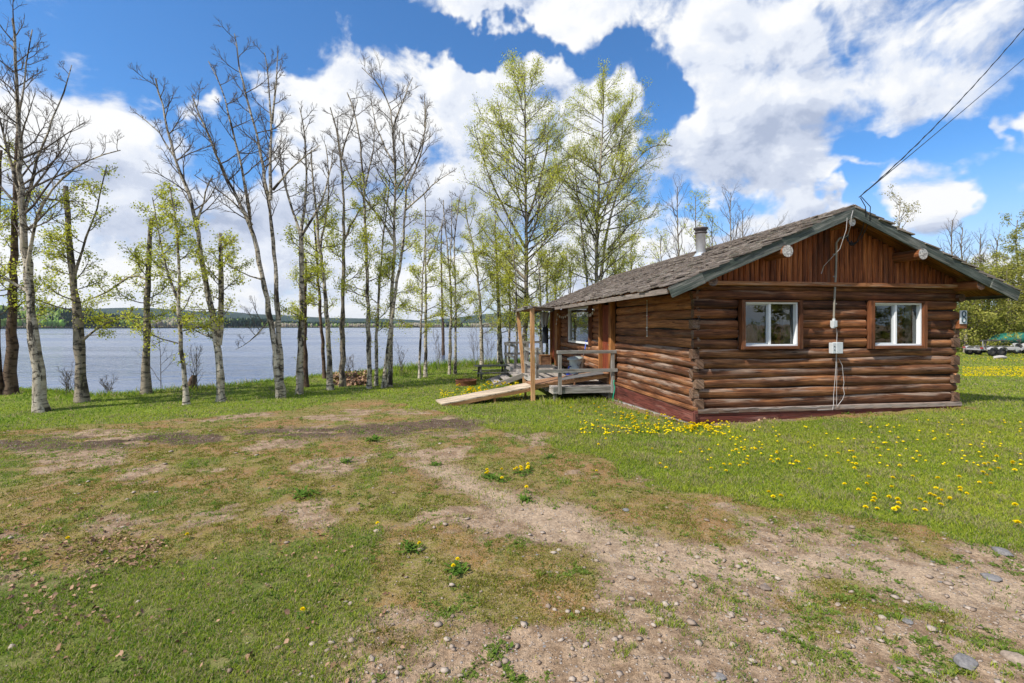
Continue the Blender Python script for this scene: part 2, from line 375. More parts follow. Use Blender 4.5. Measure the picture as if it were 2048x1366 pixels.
M['gap_backing'] = plain('dark_gap_backing', (.018, .012, .009), .95)
M['white'] = plain('white_vinyl', (.78, .78, .77), .35, 0, .04)
M['galv'] = plain('galvanised_metal', (.72, .75, .78), .34, .55, .12, 5)
M['bingrey'] = plain('grey_bin_metal', (.42, .47, .45), .5, .15, .15, 6)
M['darkmetal'] = plain('dark_weathered_metal', (.12, .105, .10), .6, .4, .3)
M['boxgrey'] = plain('grey_electrical_box', (.55, .57, .57), .5, 0, .06)
M['conduit'] = plain('grey_conduit', (.27, .24, .19), .5, 0, .15)
M['cable_white'] = plain('white_cable', (.46, .43, .41), .5, 0, .1)
M['cable_black'] = plain('black_cable', (.012, .012, .015), .5)
M['green_hose'] = plain('green_hose_rubber', (.02, .30, .17), .4)
M['blue'] = plain('blue_plastic', (.02, .07, .42), .35)
M['mat'] = plain('dark_rubber_mat', (.13, .125, .12), .9, 0, .2)
M['cloth'] = plain('pale_grey_cloth', (.50, .51, .52), .9, 0, .1)
M['darkcloth'] = plain('dark_cloth', (.03, .035, .045), .9)
M['shell'] = plain('white_shell', (.72, .68, .60), .5)
M['rubber'] = plain('black_tyre_rubber', (.02, .02, .022), .8)
M['paintwhite'] = plain('white_paint', (.42, .40, .40), .4)
M['red'] = plain('red_plastic', (.35, .03, .03), .35)
M['tealpaint'] = plain('dark_teal_paint', (.02, .16, .12), .3)
M['rust'] = plain('rusty_steel', (.20, .075, .035), .85, .2, .3, 14)
M['concrete'] = plain('pale_stone', (.42, .38, .35), .9, 0, .15)
M['curtain'] = plain('grey_beige_curtain', (.36, .33, .29), .95, 0, .15)
M['orange_cloth'] = plain('orange_curtain', (.48, .14, .03), .9)
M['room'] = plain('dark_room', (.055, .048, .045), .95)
M['horseshoe'] = plain('blue_grey_iron', (.045, .10, .13), .5, .3)
M['signwhite'] = plain('sign_board_white', (.66, .68, .69), .6)

def shake_mat():
    m, t, b = newmat('cedar_shake')
    wc = t.attr('wc')
    nid = t.noise(t.vm('MULTIPLY', wc, (.01, .01, 13.7)), 1, 0); nid2 = t.noise(t.vm('MULTIPLY', wc, (.01, .01, 41.7)), 1, 0)
    n = t.noise(t.vm('MULTIPLY', wc, (2, 60, 3.1)), 1, 5, .65, .5)
    n2 = t.noise(t.vm('MULTIPLY', wc, (6, 8, 2.1)), 1, 4, .6)
    col = t.ramp(t.m('ADD', t.m('MULTIPLY', nid, .6), t.m('MULTIPLY', n, .4)), [(.3, (.080, .062, .052)), (.44, (.18, .145, .12)), (.56, (.29, .24, .20)), (.72, (.44, .38, .325))])
    col = t.mix(t.m('MULTIPLY', t.sstep(n2, .55, .68), .35), col, (.05, .045, .035))
    col = t.mix(t.m('MULTIPLY', t.sstep(t.m('MULTIPLY', n2, nid2), .30, .38), .35), col, (.17, .20, .13))
    t.set(b, 'Base Color', t.mix(1, col, t.ramp(n, [(.35, .6), (.55, 1.1)]), 'MULTIPLY')); t.set(b, 'Roughness', .9); t.set(b, 'Specular IOR Level', .15)
    bump(t, b, n, .6, .012)
    return m
M['shake'] = shake_mat()
def glass_mat():
    m, t, b = newmat('window_glass')
    nt = m.node_tree; nt.nodes.remove(b); out = nt.nodes['Material Output']
    fr = t.n('ShaderNodeFresnel', {'IOR': 1.55}); f = t.m('MULTIPLY_ADD', fr, 1.35, .05, clamp=True)
    gl = t.n('ShaderNodeBsdfGlossy', {'Color': (.9, .95, .95), 'Roughness': .015}); tr = t.n('ShaderNodeBsdfTransparent', {'Color': (.50, .54, .54)})
    n = t.noise(t.n('ShaderNodeTexCoord').outputs['Object'], 2.5, 2)
    bp = t.n('ShaderNodeBump', {'Strength': .08, 'Distance': .02, 'Height': n}); t.set(gl, 'Normal', bp.outputs[0])
    mx = t.n('ShaderNodeMixShader', {0: f, 1: tr, 2: gl}); t.set(out, 'Surface', mx)
    return m
M['glass'] = glass_mat()
def bark_mat(name, base, base2, dark, patch=.5, lich=(.33, .30, .12)):
    m, t, b = newmat(name)
    wc = t.attr('wc')
    nl = t.noise(t.vm('MULTIPLY', wc, (13, 3.5, 1.7)), 1, 4, .65, .5)      # cross-wise scars
    nb = t.noise(t.vm('MULTIPLY', wc, (2.2, 4, 2.3)), 1, 5, .6, .4)
    nf = t.noise(t.vm('MULTIPLY', wc, (30, 70, 1.3)), 1, 3, .6)
    col = t.mix(t.sstep(nb, .35, .65), base, base2)
    col = t.mix(t.m('MULTIPLY', t.sstep(nb, .58, .66), .35), col, lich)
    sc = t.m('MULTIPLY', t.sstep(nl, .50, .60), .88)
    col = t.mix(sc, col, dark)
    vo = t.n('ShaderNodeTexVoronoi', {'Vector': t.vm('MULTIPLY', wc, (2.3, 5.5, 3.7)), 'Scale': 1.0})
    col = t.mix(t.m('MULTIPLY', t.sstep(t.m('ADD', vo.outputs['Distance'], t.m('MULTIPLY', t.m('SUBTRACT', nl, .5), .4)), .20, .10), .9), col, dark)
    bg_ = t.noise(t.vm('MULTIPLY', wc, (1.3, 2.2, 5.1)), 1, 5, .7)
    col = t.mix(t.sstep(bg_, .72-.22*patch, .80-.22*patch), col, tuple(c*1.6 for c in dark))
    col = t.mix(1, col, t.ramp(nf, [(.3, .72), (.7, 1.12)]), 'MULTIPLY')
    t.set(b, 'Base Color', col); t.set(b, 'Roughness', .85); t.set(b, 'Specular IOR Level', .2)
    bump(t, b, t.m('ADD', nl, nf), .5, .012)
    return m
M['bark'] = bark_mat('pale_birch_bark', (.58, .51, .40), (.36, .30, .22), (.03, .024, .018), .9)
M['bark_grey'] = bark_mat('grey_poplar_bark', (.36, .30, .22), (.21, .175, .13), (.03, .025, .02), .8, (.28, .26, .08))
M['bark_brown'] = bark_mat('brown_cracked_bark', (.17, .115, .075), (.11, .07, .05), (.035, .02, .014), .8, (.2, .12, .06))
M['bark_bran'] = bark_mat('bare_branch_bark', (.20, .165, .13), (.12, .095, .075), (.04, .03, .025), .45, (.26, .15, .07))
def leaf_mat(name, c1, c2, tr=.45):
    m, t, b = newmat(name); nt = m.node_tree; nt.nodes.remove(b); out = nt.nodes['Material Output']
    c = t.mix(t.attr('wthr', 'Fac'), c1, c2)
    d = t.n('ShaderNodeBsdfDiffuse', {'Color': c}); tl = t.n('ShaderNodeBsdfTranslucent', {'Color': t.mix(1, c, (1.1, 1.15, .6), 'MULTIPLY')})
    mx = t.n('ShaderNodeMixShader', {0: tr, 1: d, 2: tl}); t.set(out, 'Surface', mx)
    return m
M['leaf'] = leaf_mat('spring_poplar_leaf', (.42, .46, .05), (.74, .70, .14))
M['leaf_dense'] = leaf_mat('dense_green_leaf', (.22, .24, .045), (.52, .48, .13))
M['leaf_red'] = leaf_mat('young_reddish_leaf', (.22, .20, .05), (.40, .33, .12))
def attrcol_mat(name, rough=.8, tr=0.0, spec=.2):
    m, t, b = newmat(name); c = t.attr('col', 'Color')
    if tr:
        nt = m.node_tree; nt.nodes.remove(b); out = nt.nodes['Material Output']
        d = t.n('ShaderNodeBsdfDiffuse', {'Color': c}); tl = t.n('ShaderNodeBsdfTranslucent', {'Color': c})
        mx = t.n('ShaderNodeMixShader', {0: tr, 1: d, 2: tl}); t.set(out, 'Surface', mx)
    else:
        t.set(b, 'Base Color', c); t.set(b, 'Roughness', rough); t.set(b, 'Specular IOR Level', spec)
    return m
M['blade'] = attrcol_mat('grass_blade', tr=.5)
M['litter'] = attrcol_mat('dead_leaf_litter')
M['gravel'] = attrcol_mat('gravel_stone', .85)
M['farwood'] = attrcol_mat('far_foliage', .95)

# ================================================================== SETTING
def graded(a, b, fine, step, far, grow=1.12):
    v = list(np.arange(fine[0], fine[1]+1e-6, step))
    s, x = step, v[-1]
    while x < b: s *= grow; x += s; v.append(x)
    s, x = step, v[0]
    while x > a: s *= grow; x -= s; v.insert(0, x)
    return np.array(v)
def make_ground():
    xs = graded(-9000, 9000, (-9, 9), .06, 0); ys = graded(-3000, 12000, (1.5, 13), .06, 0)
    X, Y = np.meshgrid(xs, ys); sh = X.shape
    x, y = X.ravel(), Y.ravel()
    z = gz(x, y)
    gr, mo, dk, tr, lawn = masks(x, y)
    near = 1-smooth(np.hypot(x, y), 14, 22)
    lump = (fbm(x*3.1, y*3.1, 71, 5)-.5)*.055*(1-.6*lawn) + (fbm(x*9, y*9, 73, 3)-.5)*.034*(1-.7*lawn)
    z = z+near*lump - .02*tr*near - near*dk*.13*(fbm(x*4, y*5, 79, 4)-.35)
    n, m = sh
    I = np.arange(n*m).reshape(n, m)
    Fq = np.stack([I[:-1, :-1], I[:-1, 1:], I[1:, 1:], I[1:, :-1]], -1).reshape(-1, 4)
    mt, t, b = newmat('ground_soil_moss_grass')
    a1 = t.n('ShaderNodeSeparateColor', {0: t.attr('gm', 'Color')}); a2 = t.n('ShaderNodeSeparateColor', {0: t.attr('gm2', 'Color')})
    G_, Mo, Dk = a1.outputs; Tr, La, _ = a2.outputs
    p = t.n('ShaderNodeNewGeometry').outputs['Position']
    nA = t.noise(p, .9, 5, .6); nB = t.noise(p, 6, 5, .65); nC = t.noise(p, 32, 4, .6); nD = t.noise(p, 130, 3, .6)
    soil = t.mix(t.sstep(nB, .38, .62), (.25, .165, .100), (.41, .290, .190))
    soil = t.mix(t.m('MULTIPLY', t.sstep(t.m('ADD', Tr, t.m('MULTIPLY', t.m('SUBTRACT', nB, .5), 1.6)), .3, 1.1), .6), soil, (.47, .35, .24))
    soil = t.mix(t.m('MULTIPLY', t.sstep(t.m('ADD', Dk, t.m('MULTIPLY', t.m('SUBTRACT', nB, .5), 1.5)), .25, .95), .85), soil, (.085, .056, .040))
    soil = t.mix(1, soil, t.ramp(nC, [(.3, .65), (.7, 1.25)]), 'MULTIPLY'); soil = t.mix(1, soil, t.ramp(nD, [(.36, .68), (.64, 1.22)]), 'MULTIPLY')
    vo = t.n('ShaderNodeTexVoronoi', {'Vector': p, 'Scale': 36.0, 'Randomness': 1.0})
    vp = t.n('ShaderNodeSeparateColor', {0: vo.outputs['Color']})
    peb = t.m('MULTIPLY', t.sstep(vo.outputs['Distance'], .34, .22), t.m('GREATER_THAN', vp.outputs[0], .72))
    soil = t.mix(t.m('MULTIPLY', peb, .8), soil, t.mix(vp.outputs[1], (.26, .22, .19), (.50, .46, .41)))
    moss = t.mix(t.sstep(nA, .42, .60), (.200, .185, .030), (.290, .155, .050))
    moss = t.mix(t.sstep(nC, .45, .65), moss, (.27, .19, .095))
    moss = t.mix(1, moss, t.ramp(nD, [(.36, .45), (.64, 1.4)]), 'MULTIPLY')
    mf = t.sstep(t.m('ADD', Mo, t.m('ADD', t.m('MULTIPLY', t.m('SUBTRACT', nC, .5), 1.6), t.m('MULTIPLY', t.m('SUBTRACT', nB, .5), 1.8))), .35, .75)
    col = t.mix(t.m('MULTIPLY', mf, .80), soil, moss)
    gcol = t.mix(t.sstep(nB, .4, .65), (.105, .135, .026), (.21, .195, .070))
    gcol = t.mix(t.m('MULTIPLY', La, t.sstep(nA, .35, .65)), gcol, (.185, .235, .030))
    gcol = t.mix(1, gcol, t.ramp(nD, [(.3, .55), (.7, 1.35)]), 'MULTIPLY')
    gf = t.sstep(t.m('ADD', G_, t.m('ADD', t.m('MULTIPLY', t.m('SUBTRACT', nC, .5), 1.1), t.m('MULTIPLY', t.m('SUBTRACT', nB, .5), 1.0))), .35, .75)
    col = t.mix(gf, col, gcol)
    t.set(b, 'Base Color', col); t.set(b, 'Roughness', .95); t.set(b, 'Specular IOR Level', .1)
    h = t.m('ADD', t.m('MULTIPLY', nC, .8), t.m('MULTIPLY', nD, .4)); h = t.m('ADD', h, t.m('MULTIPLY', peb, .35)); h = t.m('ADD', h, nB)
    bump(t, b, h, .9, .02)
    o1 = np.ones(len(x))
    ob = np_mesh('ground', np.stack([x, y, z], 1), Fq, mt, {
        'gm': ('FLOAT_COLOR', np.stack([gr, mo, dk, o1], 1)), 'gm2': ('FLOAT_COLOR', np.stack([tr, lawn, o1*0, o1], 1))})
    ob.data.polygons.foreach_set('use_smooth', np.ones(len(Fq), bool))
    tag(ob, kind='structure')
make_ground()
def gzf(x, y):   # ground including the lumps
    x = np.asarray(x, float); y = np.asarray(y, float)
    gr, mo, dk, tr, lawn = masks(x, y)
    near = 1-smooth(np.hypot(x, y), 14, 22)
    lump = (fbm(x*3.1, y*3.1, 71, 5)-.5)*.055*(1-.6*lawn) + (fbm(x*9, y*9, 73, 3)-.5)*.034*(1-.7*lawn)
    return gz(x, y)+near*lump-.02*tr*near-near*dk*.13*(fbm(x*4, y*5, 79, 4)-.35)
def gzf1(x, y): return float(gzf(np.array([x]), np.array([y]))[0])

def make_water():
    m, t, b = newmat('lake_water')
    p = t.n('ShaderNodeNewGeometry').outputs['Position']
    v = t.vm('MULTIPLY', p, (.55, 1.5, 1))
    n1 = t.noise(v, .9, 4, .6, .4); n2 = t.noise(v, .22, 3, .55, .5); n3 = t.noise(t.vm('MULTIPLY', p, (.004, .03, 1)), 1, 3, .5)
    t.set(b, 'Base Color', (.085, .120, .190)); t.set(b, 'Roughness', t.sstep(n3, .4, .62, .10, .26)); t.set(b, 'IOR', 1.33)
    t.set(b, 'Specular IOR Level', .5)
    bump(t, b, t.m('MULTIPLY', t.m('ADD', t.m('MULTIPLY', n1, .5), t.m('MULTIPLY', n2, .9)), t.sstep(n3, .35, .65, 1.5, .45)), .85, .32)
    mb = MB(); mb.add([(-9000, -900, 0), (9000, -900, 0), (9000, 9000, 0), (-9000, 9000, 0)], [(0, 1, 2, 3)])
    o = mb.build('lake', m, None, (0, 0, WATER_Z)); tag(o, kind='structure')
make_water()

def px_az(px): return math.atan2(px-CX, F)
def interp(px, tab):
    return np.interp(px, [a for a, _ in tab], [b for _, b in tab])
# far shore: low land across the lake and blue hills behind it, heights in metres
SH_R = [(-900, 700), (0, 880), (400, 1000), (1000, 1150), (1300, 1000), (2600, 800)]
SH_H = [(-900, 30), (0, 26), (160, 23), (230, 13), (520, 9), (620, 4), (900, 4), (1100, 6), (2600, 20)]
HILL = [(-900, 140), (0, 105), (200, 122), (330, 124), (450, 108), (560, 90), (650, 74), (760, 60), (850, 52), (930, 88), (1000, 118), (1070, 128), (1180, 112), (1400, 90), (2600, 120)]
def far_z(px, r):   # terrain height over the far side
    r0 = interp(px, SH_R); h = interp(px, SH_H); H = interp(px, HILL)
    z = WATER_Z-1 + (1.8)*smooth(r-r0, -8, 6) + h*smooth(r-r0, 10, 300)
    hz = H*smooth(r, 2500, 4200)*(1-.45*smooth(r, 4600, 7000))
    return np.where(r > 2500, np.maximum(z, hz), z)
def make_far():
    pxs = np.linspace(-900, 2600, 300); rs = np.concatenate([np.linspace(650, 1600, 50), np.linspace(1700, 7000, 30)])
    P, Rr = np.meshgrid(pxs, rs)
    az = np.arctan2(P-CX, F); r0 = interp(P, SH_R)
    rr = Rr*1.0
    z = far_z(P, rr+18*(vnoise(P*.03, P*0, 5)-.5)) + 6*smooth(rr, 2500, 4000)*(fbm(P*.02, rr*.002, 6, 4)-.5)*4
    X = rr*np.sin(az)/np.cos(az)*np.cos(az); Yy = rr*np.cos(az)
    V = np.stack([rr*np.sin(az), Yy, z], -1).reshape(-1, 3)
    n, mm = P.shape; I = np.arange(n*mm).reshape(n, mm)
    Fq = np.stack([I[:-1, :-1], I[:-1, 1:], I[1:, 1:], I[1:, :-1]], -1).reshape(-1, 4)
    mt, t, b = newmat('far_hillside')
    p = t.n('ShaderNodeNewGeometry').outputs['Position']
    nz_ = t.noise(t.vm('MULTIPLY', p, (1, 1, 4)), .012, 6, .7); n2 = t.noise(p, .15, 3)
    c = t.mix(t.sstep(nz_, .42, .6), (.016, .036, .028), (.040, .065, .035)); c = t.mix(1, c, t.ramp(n2, [(.3, .6), (.7, 1.2)]), 'MULTIPLY')
    t.set(b, 'Base Color', c); t.set(b, 'Roughness', 1.0); t.set(b, 'Specular IOR Level', 0)
    o = np_mesh('hills', V, Fq, mt); o.data.polygons.foreach_set('use_smooth', np.ones(len(Fq), bool)); tag(o, kind='structure')
    # woods of the far shore, one mass of small conifers, aspens and shore brush
    N = 15000
    px = RNG.uniform(-250, 1500, N); u = RNG.random(N)**1.7
    r0 = interp(px, SH_R); r = r0+4+u*300
    az = np.arctan2(px-CX, F); z = far_z(px, r)
    typ = fbm(px*.012+3, r*.004, 91, 3)+.25*(RNG.random(N)-.5)
    con = typ < .44; leafy = (typ >= .44) & (typ < .54); grey = typ >= .54
    leafy |= (px < 260) & grey & (RNG.random(N) < .7); grey &= ~leafy
    hgt = np.where(con, RNG.uniform(9, 17, N), RNG.uniform(7, 13, N))*np.where(px < 560, 1, .72)
    shore = u < .02; hgt = np.where(shore, 2.5, hgt)
    rad = np.where(con, hgt*.16, hgt*.27)
    Vs, Fs, Cs = [], [], []
    K = 7; ang = np.arange(K)*2*math.pi/K
    lev_c = [(0.05, 1.0), (.35, .62), (.34, .85), (.66, .36), (.65, .5), (1, .02)]
    lev_d = [(0.0, .35), (.2, .75), (.45, 1.0), (.7, .85), (.9, .5), (1, .1)]
    base = 0
    for sel, lev in ((con, lev_c), (~con, lev_d)):
        idx = np.where(sel)[0]; n_ = len(idx)
        if not n_: continue
        L = len(lev)
        jit = RNG.uniform(.65, 1.35, (n_, L, K))
        fr = np.array([a for a, _ in lev]); rr_ = np.array([b for _, b in lev])
        cx, cy = r[idx]*np.sin(az[idx]), r[idx]*np.cos(az[idx])
        Rd = rad[idx][:, None, None]*rr_[None, :, None]*jit
        VX = cx[:, None, None]+Rd*np.cos(ang); VY = cy[:, None, None]+Rd*np.sin(ang)
        VZ = z[idx][:, None, None]+hgt[idx][:, None, None]*fr[None, :, None]+RNG.uniform(-.3, .3, (n_, L, K))+0*VX
        V_ = np.stack([VX, VY, VZ], -1).reshape(-1, 3)
        i0 = base+np.arange(n_)[:, None, None]*(L*K)+np.arange(L-1)[None, :, None]*K
        j = np.arange(K)
        q = np.stack([i0+j, i0+(j+1) % K, i0+K+(j+1) % K, i0+K+j], -1).reshape(-1, 4)
        c0 = np.where(con[idx][:, None], (.022, .052, .024), np.where(leafy[idx][:, None], (.17, .25, .045), (.27, .235, .165)))
        c0 = np.where(shore[idx][:, None], (.26, .20, .12), c0)
        c0 = c0*RNG.uniform(.65, 1.35, (n_, 1))*RNG.uniform(.9, 1.1, (n_, 3))
        cc = np.repeat(c0[:, None, :], L*K, 1)*RNG.uniform(.8, 1.2, (n_, L*K, 1))
        Vs.append(V_); Fs.append(q); Cs.append(np.concatenate([cc.reshape(-1, 3), np.ones((n_*L*K, 1))], 1)); base += len(V_)
    o = np_mesh('far_forest', np.concatenate(Vs), np.concatenate(Fs), M['farwood'], {'col': ('FLOAT_COLOR', np.concatenate(Cs))})
    tag(o, label='mixed dark conifers and pale aspens along the far lake shore', cat='forest', kind='stuff')
make_far()

# ================================================================== LOG CABIN
WL, WD = 6.06, 11.7           # front wall length (s), depth (t)
cabin = empty('log_cabin', to_world(0, 0, 0), TH, label='brown log cabin with shake roof, green fascia and side porch', cat='cabin')
PITCH, Z0, NC = .1935, .29, 12
RZ, RS, SL = 4.185, 3.03, .419
CA, SA = math.cos(math.atan(SL)), math.sin(math.atan(SL))
def zr(s): return RZ-SL*abs(s-RS)
def segs(u0, u1, z, opens):
    out = [(u0, u1)]
    for (a, b, za, zb) in opens:
        if za < z < zb:
            nx = []
            for (p, q) in out:
                if b <= p or a >= q: nx.append((p, q)); continue
                if a > p+.03: nx.append((p, a))
                if b < q-.03: nx.append((b, q))
            out = nx
    return out
def wall_logs(fn, L, opens, start, end, hewn=None, name='log_wall', depthf=.68):
    mb = MB()
    for k in range(NC):
        zc = Z0+PITCH*(k+.5)
        for (a, b) in segs(start(k), end(k), zc, opens):
            n = max(4, int((b-a)/.22)); us = np.linspace(a, b, n)
            w0 = random.random()*50
            hw = hewn is not None and hewn(k)
            dz = .016*np.sin(us*random.uniform(.6, 1.4)+w0)+.005*np.sin(us*3.1+w0*2)
            rr = PITCH*.528*(1+.065*np.sin(us*random.uniform(.5, 1.2)+w0*3)+.03*np.sin(us*4.3+w0)+.012*np.sin(us*11+w0*2))
            dd = .085+.014*np.sin(us*random.uniform(.7, 1.5)+w0*5)
            rr[0] *= .93; rr[-1] *= .93
            pts = [fn(u, d, zc+z_) for u, d, z_ in zip(us, dd, dz)]
            wt = .22 if k < 6 else .0
            mi = 2 if hw else (0 if k < 7 else 3)
            mb.tube(pts, rr, 12, w0, True, mi, 1, squash=((.45, .99) if hw else (depthf, 1.0)), wt=wt)
            # squared, adze-cut ends where a log runs past the corner
            for ue, sg in ((a, 1), (b, -1)):
                if (ue < -.02 or ue > L+.02) and k < 9:
                    c0 = fn(ue-sg*.004, .088, zc); c1 = fn(ue+sg*.13, .088, zc)
                    mb.bar(c0, c1, random.uniform(.135, .165), PITCH*random.uniform(.86, .96), mi=1)
            # dark backing strip that closes the gaps behind the courses
            c = fn((a+b)/2, .115, zc); v0 = fn(a+.02, .115, zc); v1 = fn(b-.02, .115, zc)
            mb.bar(v0, v1, .06, PITCH+.004, mi=4)
    return mb.build(name, [M['log'], M['endgrain'], M['hewn'], M['log_up'], M['gap_backing']], cabin)
WF = [(1.027, 2.20, 1.50, 2.375), (3.93, 5.10, 1.49, 2.38)]
front_open = [(a-.095, b+.095, c-.07, d+.04) for a, b, c, d in WF]
wall_logs(lambda u, d, z: (u, d, z), WL, front_open,
          lambda k: (.16 if k % 2 == 0 else -.03) if k < 6 else random.uniform(-.03, .0),
          lambda k: WL-.16 if (k % 2 == 0 and k < 9) else WL+random.uniform(-.02, .05))
LWIN = (6.35, 8.87, 1.29, 2.56)
left_open = [(4.22, 5.22, 0, 3), (LWIN[0]-.05, LWIN[1]+.05, LWIN[2]-.05, 3), (10.35, 11.6, 0, 3)]
wall_logs(lambda u, d, z: (d, u, z), WD, left_open,
          lambda k: (-.035 if k % 2 == 0 else .16) if k < 6 else .03,
          lambda k: WD, hewn=lambda k: k >= 6)
wall_logs(lambda u, d, z: (WL-d, u, z), WD, [],
          lambda k: -.03 if k % 2 == 0 and k < 9 else .16, lambda k: WD)
wall_logs(lambda u, d, z: (u, WD-d, z), WL, [], lambda k: 0, lambda k: WL)
# corner key blocks on the right corner that sit out square (light cut faces)
mb = MB(); mb.box((WL-.03, -.012, Z0+PITCH*8.5), (.20, .19, .185), axis=0); mb.build('log_end', M['beam'], cabin, bevel=.012)
# sill plank, skirting boards, foundation
mb = MB(); n = 14
for i in range(n):
    a, b = .03+(WL-.02)*i/n, .03+(WL-.02)*(i+1)/n
    mb.box(((a+b)/2, .03, .248+.003*math.sin(i)), (b-a, .17, .080), axis=0, wid=3.3+i*.01, wt=.3)
mb.build('sill_plank', M['sill'], cabin)
mb = MB(); mb.box((WL/2+.02, .02, .0), (WL+.02, .10, .415), axis=0, wid=8.1)
mb.build('skirting_board', M['skirt'], cabin, bevel=.006)
mb = MB(); vs = [(-.045, -.06, .27), (-.045, 4.2, .27), (-.045, 4.2, -.15), (-.045, -.06, .02), (.03, -.06, .27), (.03, 4.2, .27), (.03, 4.2, -.15), (.03, -.06, .02)]
mb.add(vs, [(0, 1, 2, 3), (7, 6, 5, 4), (0, 4, 5, 1), (3, 2, 6, 7), (0, 3, 7, 4), (1, 5, 6, 2)], [(p[1], p[2]*1.0, 5.5) for p in vs])
mb.build('skirting_board', M['skirt'], cabin)
mb = MB(); mb.bar((-.02, -.045, .30), (-.02, 4.2, .30), .10, .055); mb.build('sill_plank', M['log'], cabin)
mb = MB(); mb.box((.02, 5.8, -.3), (.1, 11.6, .75)); mb.box((WL/2, .1, -.35), (WL-.1, .12, .5)); mb.box((WL-.1, 5.8, -.2), (.1, 11.6, .9)); mb.box((WL/2, WD-.1, -.3), (WL, .1, .9))
mb.build('foundation', M['concrete'], cabin)
mb = MB(); mb.box((-.075, -.09, .02), (.05, .035, .44), axis=2); mb.build('corner_stake', M['skirt'], cabin)
# interior: floor, ceiling, back partition
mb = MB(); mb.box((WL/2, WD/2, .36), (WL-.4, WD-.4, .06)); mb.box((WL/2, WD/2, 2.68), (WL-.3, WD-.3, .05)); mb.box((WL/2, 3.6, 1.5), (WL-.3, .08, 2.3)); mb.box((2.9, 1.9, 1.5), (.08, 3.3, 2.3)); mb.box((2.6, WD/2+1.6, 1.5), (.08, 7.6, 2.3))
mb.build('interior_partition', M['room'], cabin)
# two beams over the front wall
mb = MB(); z = Z0+PITCH*NC
pts = [(u, .07, z+.045) for u in np.linspace(.0, WL, 20)]; mb.tube(pts, .062, 10, mi=0, wt=0, squash=(1.1, .95))
mb.build('top_plate', M['log'], cabin)
mb = MB(); mb.box((WL/2+.05, -.035, z+.125), (WL-.25, .13, .085), axis=0, wt=.1); mb.build('top_plate', M['beam'], cabin, bevel=.012)
# gable siding of waney vertical boards
for tt, nm in ((.045, 'gable_siding'), (WD-.045, 'gable_siding')):
    mb = MB(); s = .02
    while s < WL-.03:
        wd = random.uniform(.095, .15); s2 = min(s+wd, WL); sc = (s+s2)/2
        zt = min(zr(s), zr(s2))-.05+.03; zb = 2.765
        if zt > zb+.06:
            n = 5; zz = np.linspace(zb-random.uniform(0, .012), zt, n); rw = (s2-s)*.5*(1+.06*np.sin(zz*random.uniform(2, 7)+s*9))
            mb.tube([(sc+.003*math.sin(q*5+s*7), tt, q) for q in zz], rw, 10, mi=0, squash=(.42, .97))
        s = s2
    mb.add([(0, tt+.03, 2.7), (WL, tt+.03, 2.7), (WL, tt+.03, zr(WL)-.05), (RS, tt+.03, RZ-.05), (0, tt+.03, zr(0)-.05)], [(0, 1, 2, 3, 4)], mi=1)  # plain dark backing sheet behind the boards
    mb.build(nm, [M['siding'], M['gap_backing']], cabin)
# purlins and plates running through both gables
PUR = [(RS, 3.92, .075, True), (1.56, 3.305, .112, True), (4.53, 3.32, .108, True)]
for s, zc, r, rnd in PUR:
    mb = MB(); us = np.linspace(-.44 if s == RS else -.535, WD+.3, 14)
    mb.tube([(s, u, zc) for u in us], [r*(1+.03*math.sin(u*2+s)) for u in us], 20, capmi=1); mb.build('purlin', [M['beam'], M['purlin_end']], cabin)
for s in (.09, 6.0):
    mb = MB(); us = np.linspace(-.46, WD+.3, 12)
    mb.tube([(s, u, 2.735) for u in us], .105, 8, capmi=1); mb.build('purlin', [M['beam'], M['endgrain']], cabin)
for s in (6.13,):
    mb = MB(); mb.tube([(s-.05, -.05, 2.5), (s-.05, .5, 2.5)], .09, 10, capmi=1); mb.build('log_end', [M['log'], M['endgrain']], cabin)
# roof: board sheathing, fascia, shakes, chimney
OV, OE, TR0, TR1 = .46, .787, -.46, 12.0
roof = MB(); smax = RS+OE
t_ = TR0
while t_ < TR1:
    wd = random.uniform(.13, .17); tc_ = t_+wd/2
    for sg in (-1, 1):
        roof.bar((RS, tc_, RZ-.02), (RS+sg*smax, tc_, RZ-.02-SL*smax), wd-.006, .026, up=(0, 0, 1), wid=random.random()*50)
    t_ += wd
roof_o = roof.build('roof', M['soffit'], cabin)
def pt(sg, d, t, h): return Vector((RS+sg*(d*CA+h*SA), t, RZ-d*SA+h*CA))
LEN = smax/CA
sh = MB(); rows = int(LEN/.23)
for sg in (-1, 1):
    up = Vector((sg*SA, 0, CA))
    for i in range(rows+1):
        db = min((i+1)*.23+.02, LEN+.07); t_ = TR0-.03-random.random()*.05
        while t_ < TR1:
            wd = random.uniform(.07, .19); dj = random.uniform(-.045, .045); lift = random.uniform(.034, .075)
            if random.random() > .012:
                sk = random.uniform(-.02, .02)
                sh.bar(pt(sg, max(db-.38, 0), t_+wd/2, .012), pt(sg, db+dj, t_+wd/2+sk, lift+random.uniform(0, .014)), wd-.006, random.uniform(.016, .030), up=up)
            t_ += wd
for k in range(58):    # ridge caps
    t0 = TR0-.03+k*.215
    for sg in (-1, 1):
        sh.bar(pt(sg, .06, t0, .06), pt(sg, .07, t0+.28, .045), .15, .016, up=(sg*SA, 0, CA))
sh.build('shingles', M['shake'], roof_o)
FH = .185
def fascia(a, b, hgt=FH, th=.035, wid=None):
    f = MB(); a, b = Vector(a), Vector(b); d = (b-a).normalized(); sd = Vector((0, 1, 0)); u = d.cross(sd).normalized()
    if u.z < 0: u = -u
    f.bar(a-u*hgt/2, b-u*hgt/2, th, hgt, up=u, wt=.1); return f
for tt in (TR0-.02, TR1+.02):
    for sg in (-1, 1):
        f = fascia((RS, tt, RZ+.018), (RS+sg*(smax+.01), tt, RZ+.018-SL*(smax+.01)))
        f.build('fascia_board', M['fascia'], roof_o)
